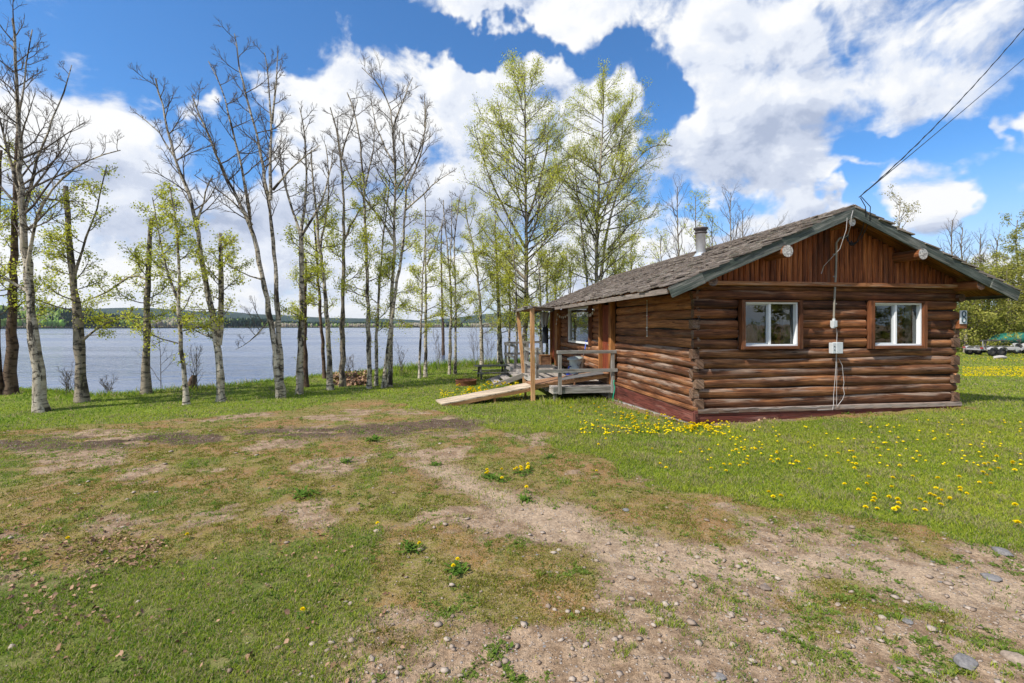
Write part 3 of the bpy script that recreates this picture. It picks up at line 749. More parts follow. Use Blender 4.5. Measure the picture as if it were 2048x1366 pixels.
for sg in (-1, 1):
    s0 = RS+sg*(smax-.62); s1 = RS+sg*(smax+.03)
    f = fascia((s0, TR0-.052, zr(s0)+.022), (s1, TR0-.052, zr(s1)+.022), FH+.015, .028); f.build('fascia_board', M['fascia'], roof_o)
mb = MB(); mb.bar((RS-smax-.015, TR0, zr(RS-smax)-.05), (RS-smax-.015, 8.5, zr(RS-smax)-.05), .03, .10, wt=.3); mb.build('fascia_board', M['shake'], roof_o)
mb = MB(); mb.bar((RS+smax+.015, TR0, zr(RS-smax)-.05), (RS+smax+.015, TR1, zr(RS-smax)-.05), .03, .11, wt=.3); mb.build('fascia_board', M['fascia'], roof_o)
# porch flap of the roof, on two posts
EZ = zr(RS-smax)
A_, B_, C_, D_ = (-.76, 8.5, EZ-.02), (-2.40, 4.35, 2.45), (-2.14, 8.75, 2.47), (-.76, 12.0, EZ-.02)
mb = MB(); vs = [A_, B_, C_, D_]+[(p[0], p[1], p[2]-.035) for p in (A_, B_, C_, D_)]
mb.add(vs, [(0, 3, 2, 1), (4, 5, 6, 7), (0, 1, 5, 4), (1, 2, 6, 5), (2, 3, 7, 6), (3, 0, 4, 7)]); mb.build('porch_roof', M['soffit'], cabin)
def in_quad(s, t):
    P = [A_, B_, C_, D_]; c = False
    for i in range(4):
        (x1, y1, _), (x2, y2, _) = P[i], P[(i+1) % 4]
        if (y1 > t) != (y2 > t) and s < (x2-x1)*(t-y1)/(y2-y1)+x1: c = not c
    return c
porch = bpy.data.objects['porch_roof']
mb = MB()
for i in range(9):
    sb = -.75-.19*(i+1); t_ = 4.2
    while t_ < 12.2:
        wd = random.uniform(.08, .19)
        if in_quad(sb+.12, t_+wd/2):
            f = (sb+.76)/(-1.5); zz = EZ-.02+(2.46-EZ)*f
            mb.bar((sb+.38, t_+wd/2, zz+.02), (sb, t_+wd/2, zz+random.uniform(.025, .045)), wd-.006, .018)
        t_ += wd
mb.build('shingles', M['shake'], porch)
mb = MB(); mb.bar((-2.40, 4.3, 2.425), (-2.14, 8.85, 2.445), .09, .07); mb.bar((-2.38, 4.42, 2.43), (-.78, 8.42, 2.47), .05, .085); mb.build('porch_beam', M['rail'], cabin)
for (a, b, w_) in (((-2.30, 4.47, -.25), (-2.33, 4.45, 2.40), .112), ((-1.90, 8.0, -.28), (-2.05, 8.55, 2.41), .108)):
    mb = MB(); mb.bar(a, b, w_, w_*.85, up=(0, 1, 0)); mb.build('porch_post', M['post'], cabin, bevel=.005)
# chimney pipe
ch = MB(); cs, ct_ = 1.99, 3.13; cz = zr(cs)
ch.lathe([(.118, -.12), (.118, .60), (.121, .60), (.121, .62), (.118, .62), (.118, .64)], (cs, ct_, cz), 28); cho = ch.build('chimney', M['galv'], roof_o)
ch = MB(); ch.lathe([(.22, -.03), (.17, .02), (.135, .07), (.12, .07)], (cs, ct_, cz+.02), 28); ch.build('flashing', M['white'], cho) if False else ch.build('chimney_flashing', M['galv'], roof_o)
ch = MB(); z_ = cz+.60
ch.lathe([(.12, 0), (.165, .02), (.165, .05), (.12, .06), (.12, .075), (.15, .09), (.15, .11), (.185, .13), (.185, .165), (.10, .185), (.02, .20), (.0, .20)], (cs, ct_, z_), 28)
for k in range(8):
    a = k*math.pi/4; ch.bar((cs+.14*math.cos(a), ct_+.14*math.sin(a), z_+.03), (cs+.14*math.cos(a), ct_+.14*math.sin(a), z_+.14), .014, .004)
ch.build('chimney_cap', M['darkmetal'], roof_o)
# windows in the front wall
def front_window(a, b, z0, z1, lab, side):
    f = MB(); W_, d = .036, -.015
    f.box(((a+b)/2, d+.03, z1-W_/2), (b-a, .09, W_)); f.box(((a+b)/2, d+.03, z0+W_/2), (b-a, .09, W_))
    f.box((a+W_/2, d+.03, (z0+z1)/2), (W_, .09, z1-z0-2*W_-.002)); f.box((b-W_/2, d+.03, (z0+z1)/2), (W_, .09, z1-z0-2*W_-.002))
    mid = a+(b-a)*.485
    f.box((mid, d+.035, (z0+z1)/2), (.05, .06, z1-z0-2*W_-.002))
    fr = f.build('window', M['white'], cabin, bevel=.006)
    sx = MB()                       # sliding sash of the left half
    l, r_, q0, q1, k = a+W_+.004, mid-.028, z0+W_+.004, z1-W_-.004, .022
    sx.box(((l+r_)/2, d+.05, q1-k/2), (r_-l, .03, k)); sx.box(((l+r_)/2, d+.05, q0+k/2), (r_-l, .03, k)); sx.box((l+k/2, d+.05, (q0+q1)/2), (k, .03, q1-q0-2*k-.002)); sx.box((r_-k/2, d+.05, (q0+q1)/2), (k, .03, q1-q0-2*k-.002))
    sx.build('sash', M['boxgrey'], fr)
    for (x0, x1, dd) in ((l+k, r_-k, .045), (mid+.025, b-W_, .055)):
        p = MB(); p.add([(x0, dd, z0+W_), (x1, dd, z0+W_), (x1, dd, z1-W_), (x0, dd, z1-W_)], [(0, 1, 2, 3)]); p.build('pane', M['glass'], fr)
    t = MB(); tw = .08
    t.box((a-tw/2-.002, -.02, (z0+z1)/2-.01), (tw, .12, z1-z0+.10), axis=2); t.box((b+tw/2+.002, -.02, (z0+z1)/2-.01), (tw, .12, z1-z0+.10), axis=2)
    t.box(((a+b)/2, -.022, z1+.018), (b-a, .11, .032), axis=0); t.box(((a+b)/2, -.022, z0-.03), (b-a, .11, .056), axis=0)
    t.build('window_trim', M['trim'], fr, bevel=.004)
    if side == 0:
        c = MB(); n = 26; xs = np.linspace(a+.02, mid, n); top = lambda x: z0+.30+.22*(x-a)/(mid-a)
        vs = [(x, .20+.018*math.sin(i*1.9), z0-.1) for i, x in enumerate(xs)]+[(x, .20+.018*math.sin(i*1.9), top(x)) for i, x in enumerate(xs)]
        c.add(vs, [(i, i+1, n+i+1, n+i) for i in range(n-1)], smooth=True); c.build('curtain', M['curtain'], fr)
    c = MB(); n = 8; x0 = b-.16; vs = [(x0+.14*i/(n-1), .17+.012*(-1)**i, q) for q in (z0, z1) for i in range(n)]
    c.add(vs, [(i, i+1, n+i+1, n+i) for i in range(n-1)]); c.build('blind', M['curtain'], fr)
    c = MB(); vs = [(mid+.22, .26, z0), (b-.14, .26, z0), (b-.14, .26, z1-.12)] if side else [(b-.30, .26, z0), (b-.15, .26, z0), (b-.15, .26, z0+.35)]
    c.add(vs, [(0, 1, 2)]); c.build('curtain', M['orange_cloth'], fr)
    return fr
front_window(*WF[0], None, 0); front_window(*WF[1], None, 1)
# picture window in the side wall
a, b, z0, z1 = LWIN; f = MB(); W_ = .07
f.box((-.01, (a+b)/2, z1-W_/2), (.10, b-a, W_)); f.box((-.01, (a+b)/2, z0+W_/2), (.10, b-a, W_)); f.box((-.01, a+W_/2, (z0+z1)/2), (.10, W_, z1-z0-2*W_)); f.box((-.01, b-W_/2, (z0+z1)/2), (.10, W_, z1-z0-2*W_))
fr = f.build('window', M['white'], cabin, bevel=.006); tag(fr, label='large white framed picture window on the porch side')
p = MB(); p.add([(.0, a+W_, z0+W_), (.0, b-W_, z0+W_), (.0, b-W_, z1-W_), (.0, a+W_, z1-W_)], [(0, 3, 2, 1)]); p.build('pane', M['glass'], fr)
t = MB(); t.box((-.02, a-.025, (z0+z1)/2), (.13, .045, z1-z0+.1), axis=2); t.box((-.02, b+.025, (z0+z1)/2), (.13, .045, z1-z0+.1), axis=2); t.box((-.02, (a+b)/2, z1+.03), (.12, b-a, .05), axis=1); t.build('window_trim', M['trim'], fr)
# doors and jambs in the side wall
for (u0, u1, lab) in ((4.46, 5.20, 'near red brown door'), (10.95, 11.58, 'far red brown door')):
    d = MB(); d.box((.03, (u0+u1)/2, 1.42), (.06, u1-u0, 2.2), axis=2); do = d.build('door', M['reddoor'], cabin); tag(do, label=lab)
    d = MB(); d.box((-.004, (u0+u1)/2, 2.02), (.012, (u1-u0)*.6, .75), axis=2); d.box((-.004, (u0+u1)/2, .95), (.012, (u1-u0)*.6, .8), axis=2); d.build('door_panel', M['reddoor'], do)
    d = MB(); d.lathe([(0, -.03), (.025, -.02), (.03, 0), (.025, .02), (0, .03)], (-.05, u0+.08, 1.35), 12); d.build('handle', M['darkmetal'], do)
for u, w_ in ((4.34, .17), (5.25, .07), (10.60, .48), (11.64, .10)):
    d = MB(); d.box((-.03, u, 1.43), (.15, w_, 2.38), axis=2); d.build('door_jamb', M['yellowwood'], cabin, bevel=.006)
# electrical service on the front wall
cb = MB(); cb.tube([(2.985, -.06, 2.02), (3.0, -.06, 2.5), (3.035, -.06, 3.0), (3.045, -.06, 3.4), (3.035, -.07, 3.58), (3.07, -.10, 3.66), (3.13, -.13, 3.69)], .019, 10)
for z_ in (2.35, 2.9, 3.35): cb.box((3.02, -.05, z_), (.08, .02, .025))
cb.build('conduit', M['conduit'], cabin)
cb = MB(); cb.tube([(3.12, -.12, 3.66), (3.19, -.19, 3.72)], .035, 12); cb.build('conduit_head', M['darkmetal'], cabin)
cb = MB(); cb.box((2.975, -.07, 1.945), (.085, .09, .13)); cb.box((2.955, -.075, 1.875), (.05, .06, .04)); cb.tube([(2.98, -.065, 2.0), (2.98, -.065, 2.05)], .028, 10); cb.build('junction_box', M['boxgrey'], cabin, bevel=.006)
cb = MB(); cb.box((3.05, -.085, 1.46), (.145, .11, .225)); cb.box((2.935, -.08, 1.455), (.075, .10, .215)); eb = cb.build('electrical_box', M['boxgrey'], cabin, bevel=.007)
for z_ in (1.49, 1.42):
    cb = MB(); cb.box((2.935, -.134, z_), (.022, .006, .022)); cb.build('socket', M['darkmetal'], eb)
rt = [(3.05, -.06, 1.57), (3.05, -.07, 1.75), (3.03, -.07, 1.86), (3.0, -.07, 1.90)]
def cab(*a):
    c_ = MB(); c_.tube(*a); c_.build('wall_cable', M['cable_white'], cabin)
cab(rt, .006, 6)
cab([(3.03, -.07, 1.35), (3.035, -.06, 1.1), (3.01, -.06, .8), (2.99, -.05, .5), (2.98, -.06, .32), (2.9, -.12, .22), (2.6, -.08, .22)], .0055, 6)
cab([(3.05, -.06, 1.34), (3.055, -.06, 1.0), (3.05, -.06, .6), (3.05, -.06, .30)], .004, 6)
cab([(3.10, -.06, 1.24), (3.17, -.07, 1.10), (3.20, -.06, .9), (3.22, -.06, .75), (3.20, -.06, .66), (3.23, -.06, .52), (3.19, -.06, .42), (3.10, -.07, .33), (3.04, -.08, .28)], .005, 6)
xs = np.linspace(.55, 3.0, 40); cab([(x, -.065, .285+.012*math.sin(x*7)+.006*math.sin(x*17)) for x in xs], .0035, 5)
cab([(2.86, -.5, 3.98), (2.84, -.50, 3.75), (2.80, -.40, 3.4), (2.72, -.10, 3.1), (2.70, -.06, 2.95)], .006, 6)
cab([(2.97, -.52, 4.12), (2.93, -.52, 4.0), (2.94, -.5, 3.85), (3.0, -.4, 3.75), (3.06, -.3, 3.68), (3.04, -.2, 3.62)], .006, 6)
cb = MB()
cb.tube([(3.16, -.18, 3.72), (3.14, -.22, 3.6), (3.2, -.25, 3.52), (3.28, -.3, 3.58), (3.3, -.38, 3.75), (3.27, -.5, 4.02), (3.22, -.54, 4.2), (3.15, -.5, 4.38)], .008, 6)
cb.tube([(3.17, -.18, 3.70), (3.18, -.22, 3.56), (3.26, -.28, 3.52), (3.34, -.36, 3.66), (3.36, -.5, 3.95), (3.33, -.54, 4.2), (3.17, -.5, 4.40)], .008, 6)
for k in range(3): cb.tube([(3.17+.03*k, -.22, 3.56+.02*k), (3.20+.03*k, -.24, 3.50), (3.24+.03*k, -.26, 3.53+.02*k)], .012, 6)
cb.build('service_wire', M['cable_black'], cabin)

# ================================================================== THINGS ON AND AROUND THE CABIN
def frame_at(name, s, t, z, **kw):
    o = empty(name, to_world(s, t, z), TH, **kw)
    return o, (lambda a, b, c: (a-s, b-t, c-z))
# number sign: two horseshoes forming an 8
o, P = frame_at('number_sign', 6.02, -.10, 1.95, label='white board with horseshoes forming the number 8 at cabin corner', cat='sign')
mb = MB(); mb.box(P(6.02, -.115, 2.085), (.168, .018, .285)); mb.build('board', M['signwhite'], o, bevel=.003)
def horseshoe(cz, up, c=(6.02, -.131)):
    mb = MB(); pts = []
    for k in range(21):
        a = -math.pi*.46+k/20*math.pi*1.92
        pts.append(P(c[0]+.046*math.cos(a)*(1), c[1], cz+up*.058*math.sin(a)))
    mb.tube(pts, .0095, 8); return mb.build('horseshoe', M['horseshoe'], o)
horseshoe(2.152, 1); horseshoe(2.026, -1)
mb = MB(); n = 24; mb.add([P(6.02+.04*math.cos(k*2*math.pi/n), -.1265, 2.030+.047*math.sin(k*2*math.pi/n)) for k in range(n)]+[P(6.02+.04*math.cos(k*2*math.pi/n), -.1245, 2.030+.047*math.sin(k*2*math.pi/n)) for k in range(n)],
       [tuple(range(n))]+[(k, n+k, n+(k+1) % n, (k+1) % n) for k in range(n)]); mb.build('white_plate', M['white'], o)

# deck
DZ = .22; DE = lambda t: -1.75-.23*(t-4.15)/8.1
o, P = frame_at('porch_deck', -.9, 8, -.2, label='weathered grey plank deck with railings along the cabin side', cat='deck')
mb = MB(); s = -.03
while s > -2.0:
    s2 = s-.138; 
    t0 = 4.15; 
    for (a, b) in ((4.15, 7.0+random.uniform(-.5, .5)), (None, 12.25)):
        a = prev if a is None else a; prev = b
        k0 = (s+s2)/2
        if k0 < -1.72:      # boards of the tapering outer edge
            a = max(a, 4.15+(-1.75-k0-.05)*8.1/.23*1.0) if k0 < -1.76 else a
            if a >= b: continue
        mb.box(P(k0, (a+b)/2, DZ-.015), (.132, b-a-.006, .03), axis=1, wid=random.random()*50)
    s = s2
mb.build('planks', M['deck'], o)
def dbar(name, a, b, w_, h_, mat='rail', up=(0, 0, 1)):
    m_ = MB(); m_.bar(P(*a), P(*b), w_, h_, up=up, wt=.2); return m_.build(name, M[mat], o, bevel=.004)
dbar('rim_board', (-1.80, 4.13, .125), (-.02, 4.13, .125), .04, .18); dbar('rim_board', (-1.79, 4.13, .115), (-2.02, 12.27, .115), .04, .19, 'deck'); dbar('rim_board', (-2.02, 12.27, .115), (-.02, 12.27, .115), .04, .19)
mb = MB()
for k in range(9): mb.bar(P(-1.9, 4.7+k*.9, .10), P(-.1, 4.7+k*.9, .10), .04, .14)
mb.build('joists', M['rail'], o)
for (s_, t_) in ((-1.72, 4.25), (-.12, 4.25), (-1.80, 8.2), (-1.95, 12.15), (-.9, 8.2)):
    dbar('support_post', (s_, t_, -.5), (s_, t_, .035), .09, .09, up=(0, 1, 0))
for (s_, t_, zt) in ((-1.62, 4.10, 1.135), (-.10, 4.10, 1.135), (-1.80, 6.3, 1.21), (-1.94, 9.85, 1.12), (-2.0, 12.2, 1.12), (-1.0, 12.22, 1.12), (-.35, 12.2, 1.16), (-1.86, 7.95, 1.12)):
    dbar('railing_post', (s_, t_, .02 if t_ < 5 else DZ), (s_, t_, zt), .09, .09, up=(0, 1, 0))
def zrail(a, b, w_=.035, h_=.09, n='rail'): dbar(n, a, b, w_, h_)
zrail((-1.70, 4.10, 1.18), (.0, 4.10, 1.18), .12, .085, 'top_rail'); zrail((-2.25, 4.03, .67), (.02, 4.03, .67), .04, .095, 'middle_rail')
zrail((-1.84, 6.2, 1.10), (-1.90, 8.0, 1.10), .035, .12, 'top_rail'); zrail((-1.84, 6.2, .62), (-1.90, 8.0, .62), .035, .11, 'middle_rail')
zrail((-1.98, 9.8, 1.12), (-2.05, 12.25, 1.12), .035, .12, 'top_rail'); zrail((-1.98, 9.8, .66), (-2.05, 12.25, .66), .035, .11, 'middle_rail')
zrail((-2.03, 12.26, 1.14), (-.2, 12.26, 1.18), .04, .10, 'top_rail'); zrail((-2.03, 12.26, .66), (-.2, 12.26, .66), .04, .10, 'middle_rail')
for t_ in (8.05, 9.62):
    mb = MB(); mb.bar(P(-1.93, t_, .14), P(-3.15, t_-.1, -.26), .04, .17); mb.build('stair_stringer', M['deck'], o)
for k in range(3):
    mb = MB(); s_ = -2.12-.36*k; zz = .10-.125*k; mb.box(P(s_, 8.80, zz), (.30, 1.52, .035), axis=1); mb.build('stair_tread', M['deck'], o)
# ramp
o, P = frame_at('access_ramp', -4.84, 4.2, -.17, label='long pale plywood ramp rising from the grass to the deck', cat='ramp')
def sheet(q, th=.035, mat='ply', nm='plywood_sheet'):
    m_ = MB(); up = [P(*v) for v in q]; dn = [(v[0], v[1], v[2]-th) for v in up]
    wc = [(v[0], v[1], .5) for v in q]*2
    m_.add(up+dn, [(0, 1, 2, 3), (7, 6, 5, 4), (0, 4, 5, 1), (1, 5, 6, 2), (2, 6, 7, 3), (3, 7, 4, 0)], wc); return m_.build(nm, M[mat], o)
sheet([(-4.84, 3.88, -.13), (-2.12, 4.60, .21), (-2.30, 5.32, .21), (-5.0, 4.55, -.12)])
sheet([(-2.28, 4.50, .245), (-.06, 4.36, .55), (-.06, 5.20, .55), (-2.36, 5.34, .245)], .03, 'brownply')
mb = MB()
for (a, b) in (((-4.8, 3.91, -.20), (-2.15, 4.61, .13)), ((-4.95, 4.50, -.19), (-2.3, 5.26, .13)), ((-2.2, 4.56, .17), (-.1, 4.42, .47)), ((-2.2, 5.28, .17), (-.1, 5.14, .47))): mb.bar(P(*a), P(*b), .04, .09)
mb.build('side_rail', M['post'], o)
mb = MB(); mb.bar(P(-.12, 4.40, .36), P(-.12, 5.15, .36), .04, .24); mb.build('cleat', M['brownply'], o); mb = MB(); mb.bar(P(-1.1, 4.45, .28), P(-1.1, 5.2, .28), .04, .12); mb.build('cleat', M['brownply'], o)
for (s_, t_) in ((-2.25, 4.64), (-2.38, 5.22), (-3.4, 4.32), (-3.5, 4.9)):
    mb = MB(); mb.bar(P(s_, t_, -.4), P(s_, t_, .06 if s_ > -3 else -.03), .06, .05, up=(0, 1, 0)); mb.build('leg', M['post'], o)
mb = MB(); x = [(-1.55, 4.46, .352), (-.25, 4.39, .532), (-.10, 5.0, .552), (-1.2, 5.1, .402)]
mb_o, P2 = frame_at('rubber_mat', -1.0, 4.7, .42, label='dark rubber mat lying on the upper end of the ramp', cat='mat')
mb.add([P2(a, b, c+.006) for a, b, c in x]+[P2(a, b, c-.002) for a, b, c in x], [(0, 1, 2, 3), (0, 4, 5, 1), (1, 5, 6, 2), (2, 6, 7, 3), (3, 7, 4, 0)]); mb.build('mat', M['mat'], mb_o)
o, P = frame_at('door_mat', -.55, 10.9, DZ, label='flat grey door mat on the deck by the far door', cat='mat')
mb = MB(); mb.box(P(-.62, 10.4, DZ+.008), (.75, 1.3, .016)); mb.build('mat', M['mat'], o, bevel=.004)
# bin
o, P = frame_at('rubbish_bin', -.42, 6.55, DZ, label='round grey metal rubbish bin with lid standing on the deck', cat='bin')
mb = MB(); pr = [(.0, .012), (.205, .012), (.21, 0), (.215, .02), (.222, .25), (.228, .26), (.224, .27), (.238, .55), (.243, .56), (.238, .57), (.24, .60), (.225, .60), (.21, .05)]
mb.lathe(pr, (0, 0, 0), 36); mb.build('body', M['bingrey'], o)
mb = MB(); mb.lathe([(.255, .585), (.265, .60), (.26, .63), (.20, .655), (.08, .675), (0, .68)], (0, 0, 0), 36)
lid = mb.build('lid', M['bingrey'], o); lid.rotation_euler = (R(3), R(-5), 0)
mb = MB()
for sg in (-1, 1):
    mb = MB(); mb.tube([(sg*.235, -.05, .42), (sg*.275, -.05, .40), (sg*.28, 0, .36), (sg*.275, .05, .40), (sg*.235, .05, .42)], .008, 6); mb.build('handle', M['darkmetal'], o)
mb = MB()
mb.tube([(-.05, -.235, .44), (-.04, -.27, .40), (.0, -.28, .37), (.04, -.27, .40), (.05, -.235, .44)], .008, 6)
mb.build('handle', M['darkmetal'], o)
# broom and blue bag
o, P = frame_at('broom', -.55, 6.15, DZ, label='blue topped broom leaning on the wall behind the bin', cat='broom')
mb = MB(); mb.tube([P(-.50, 6.10, DZ+.12), P(-.10, 6.62, 1.12)], .012, 8); mb.build('handle', M['darkmetal'], o)
mb = MB(); mb.tube([P(-.10, 6.62, 1.12), P(-.03, 6.72, 1.36)], .022, 8); mb.box(P(-.03, 6.72, 1.39), (.04, .09, .05)); mb.build('handle_grip', M['blue'], o)
mb = MB(); mb.box(P(-.50, 6.10, DZ+.09), (.30, .06, .06)); mb.box(P(-.50, 6.10, DZ+.03), (.32, .08, .06)); mb.build('brush_head', M['darkcloth'], o)
o, P = frame_at('blue_scoop', -.75, 6.1, DZ, label='small bright blue plastic scoop beside the metal bin', cat='scoop')
mb = MB(); mb.tube([P(-.66, 6.35, DZ+.36), P(-.74, 6.3, DZ+.36), P(-.78, 6.28, DZ+.28), P(-.72, 6.3, DZ+.22)], .024, 8); mb.build('grip', M['blue'], o)
mb = MB(); mb.tube([P(-.74, 6.28, DZ+.22), P(-.76, 6.25, DZ+.12)], .015, 8); mb.add([P(-.86, 6.2, DZ+.14), P(-.68, 6.2, DZ+.14), P(-.66, 6.16, DZ+.01), P(-.84, 6.16, DZ+.01), P(-.86, 6.24, DZ+.14), P(-.68, 6.24, DZ+.14), P(-.66, 6.22, DZ+.0), P(-.84, 6.22, DZ+.0)], [(0, 1, 2, 3), (4, 7, 6, 5), (0, 4, 5, 1), (3, 2, 6, 7), (1, 5, 6, 2), (0, 3, 7, 4)]); mb.build('blade', M['blue'], o)
# planter box and hanging cloth at the far end of the porch
o, P = frame_at('wooden_box', -.35, 11.55, DZ, label='upright brown wooden box near the far end of deck', cat='box')
mb = MB(); mb.box(P(-.38, 11.5, DZ+.20), (.46, .42, .38), axis=0); mb.build('body', M['brownply'], o, bevel=.006)
mb = MB(); mb.box(P(-.38, 11.5, DZ+.405), (.50, .46, .03), axis=0)
for a in (-.60, -.16): mb.box(P(a, 11.285, DZ+.20), (.04, .02, .38), axis=2)
mb.build('frame', M['post'], o)
o, P = frame_at('hanging_cloth', -.45, 11.4, 1.6, label='pale grey cloth hanging from the far porch eave', cat='cloth')
mb = MB(); n, k = 14, 8; vs = []
for j in range(k):
    for i in range(n):
        u = i/(n-1); v = j/(k-1); wdt = .46*(1-.5*v); vs.append(P(-.62+wdt*u+.12*v, 11.45+.04*math.sin(u*14+v*2), 2.50-.62*v-.05*math.sin(u*5)*v))
mb.add(vs, [(j*n+i, j*n+i+1, (j+1)*n+i+1, (j+1)*n+i) for j in range(k-1) for i in range(n-1)], smooth=True); mo = mb.build('cloth', M['cloth'], o)
x = mo.modifiers.new('s', 'SOLIDIFY'); x.thickness = .012
o, P = frame_at('dark_coat', -.35, 11.5, 1.1, label='dark garment hanging under the pale cloth at porch end', cat='coat')
mb = MB(); vs = []
for j in range(k):
    for i in range(n):
        a = i/n*2*math.pi; v = j/(k-1); vs.append(P(-.36+(.11+.04*v)*math.cos(a)*(1+.08*math.sin(3*a)), 11.50+.06*math.sin(a), 1.95-.80*v))
mb.add(vs, [(j*n+i, j*n+(i+1) % n, (j+1)*n+(i+1) % n, (j+1)*n+i) for j in range(k-1) for i in range(n)]+[tuple(range(n))], smooth=True); mb.build('coat_body', M['darkcloth'], o)
# shell garland and the bead string
o, P = frame_at('shell_garland', -.3, 7.5, 2.3, label='string of white shells looped under the porch eave', cat='garland')
mb = MB(); sp = [(5.5, 2.46), (6.0, 2.28), (6.6, 2.46), (7.4, 2.30), (8.3, 2.44), (9.2, 2.27), (10.1, 2.42), (10.4, 1.9)]
pts = []
for (a, za), (b, zb) in zip(sp[:-1], sp[1:]):
    for q in np.linspace(0, 1, 7)[:-1]: pts.append((-.16, a+(b-a)*q, za+(zb-za)*q-.05*math.sin(q*math.pi)))
mb.tube([P(*q) for q in pts], .005, 5); mb.build('string', M['shell'], o)
for i, q in enumerate(pts):
    if i % 2 == 0:
        m_ = MB(); h_ = random.uniform(.05, .10); m_.lathe([(0, 0), (.018, -.015), (.022, -.03), (.012, -h_), (0, -h_-.01)], P(q[0], q[1], q[2]), 8); m_.build('shell', M['shell'], o)
o, P = frame_at('bead_string', -.10, 1.95, 1.66, label='thin pale bead string hanging on the cabin side wall', cat='ornament')
mb = MB(); mb.tube([P(-.075, 1.95, 2.50), P(-.075, 1.955, 2.1), P(-.075, 1.95, 1.66)], .009, 6); mb.build('string', M['cable_white'], o)
for z_, r_, mm_ in ((2.50, .018, 'shell'), (2.14, .02, 'shell'), (1.86, .026, 'shell'), (1.80, .02, 'shell'), (1.66, .018, 'shell')):
    m_ = MB(); m_.lathe([(0, r_), (r_*.7, r_*.7), (r_, 0), (r_*.7, -r_*.7), (0, -r_)], P(-.078, 1.95, z_), 10); m_.build('bead', M[mm_], o)
m_ = MB(); m_.box(P(-.09, 1.86, 2.12), (.02, .07, .03)); m_.build('red_tag', M['red'], o)
# hose
o, P = frame_at('garden_hose', -.12, 4.0, -.14, label='green garden hose hanging down beside the deck corner', cat='hose')
mb = MB(); mb.tube([P(-.10, 3.98, .40), P(-.12, 3.96, .3), P(-.09, 3.95, .2), P(-.12, 3.93, .08), P(-.15, 3.92, -.04), P(-.16, 3.92, -.2)], .017, 8); mb.build('hose', M['green_hose'], o)

# overhead wires
def wire(name, pts, r, label):
    p0 = Vector(pts[0]); oo = empty(name, p0, 0, label=label, cat='cable', group='service wires above the cabin roof')
    m_ = MB(); n = 40; P3 = [Vector(p) for p in pts]
    def bez(t): 
        a, b, c = P3; return (1-t)**2*a+2*t*(1-t)*b+t*t*c
    cs_ = [bez(i/n)-p0 for i in range(n+1)]
    m_.tube([tuple(c) for c in cs_], r, 6)
    return oo, m_, cs_
apex = to_world(3.14, -.5, 4.40)
def world_px(px, py, Y): return Vector(((px-CX)/F*Y, Y, CAMH+(HY-py)/F*Y))
e = world_px(2110, -18, 12.5); mid = world_px(1905, 235, 10.8)
oo, m_, cs_ = wire('overhead_cable', [apex, mid, e], .009, 'thick twisted black cable, the upper one running to the ridge')
tw = []
for i in range(241):
    t = i/240; a = cs_[min(int(t*40), 39)]; b = cs_[min(int(t*40), 39)+1]; q = a.lerp(b, t*40-min(int(t*40), 39)); ph = t*90
    tw.append((q.x+.011*math.cos(ph), q.y, q.z+.011*math.sin(ph)))
m_.tube(tw, .007, 5); m_.build('wire', M['cable_black'], oo)
e = world_px(2120, 55, 13.0); mid = world_px(1895, 250, 11.0)
oo, m_, cs_ = wire('overhead_cable', [apex+Vector((.02, .05, .0)), mid, e], .008, 'thin single black wire, the lower one running to the ridge')
m_.build('wire', M['cable_black'], oo)

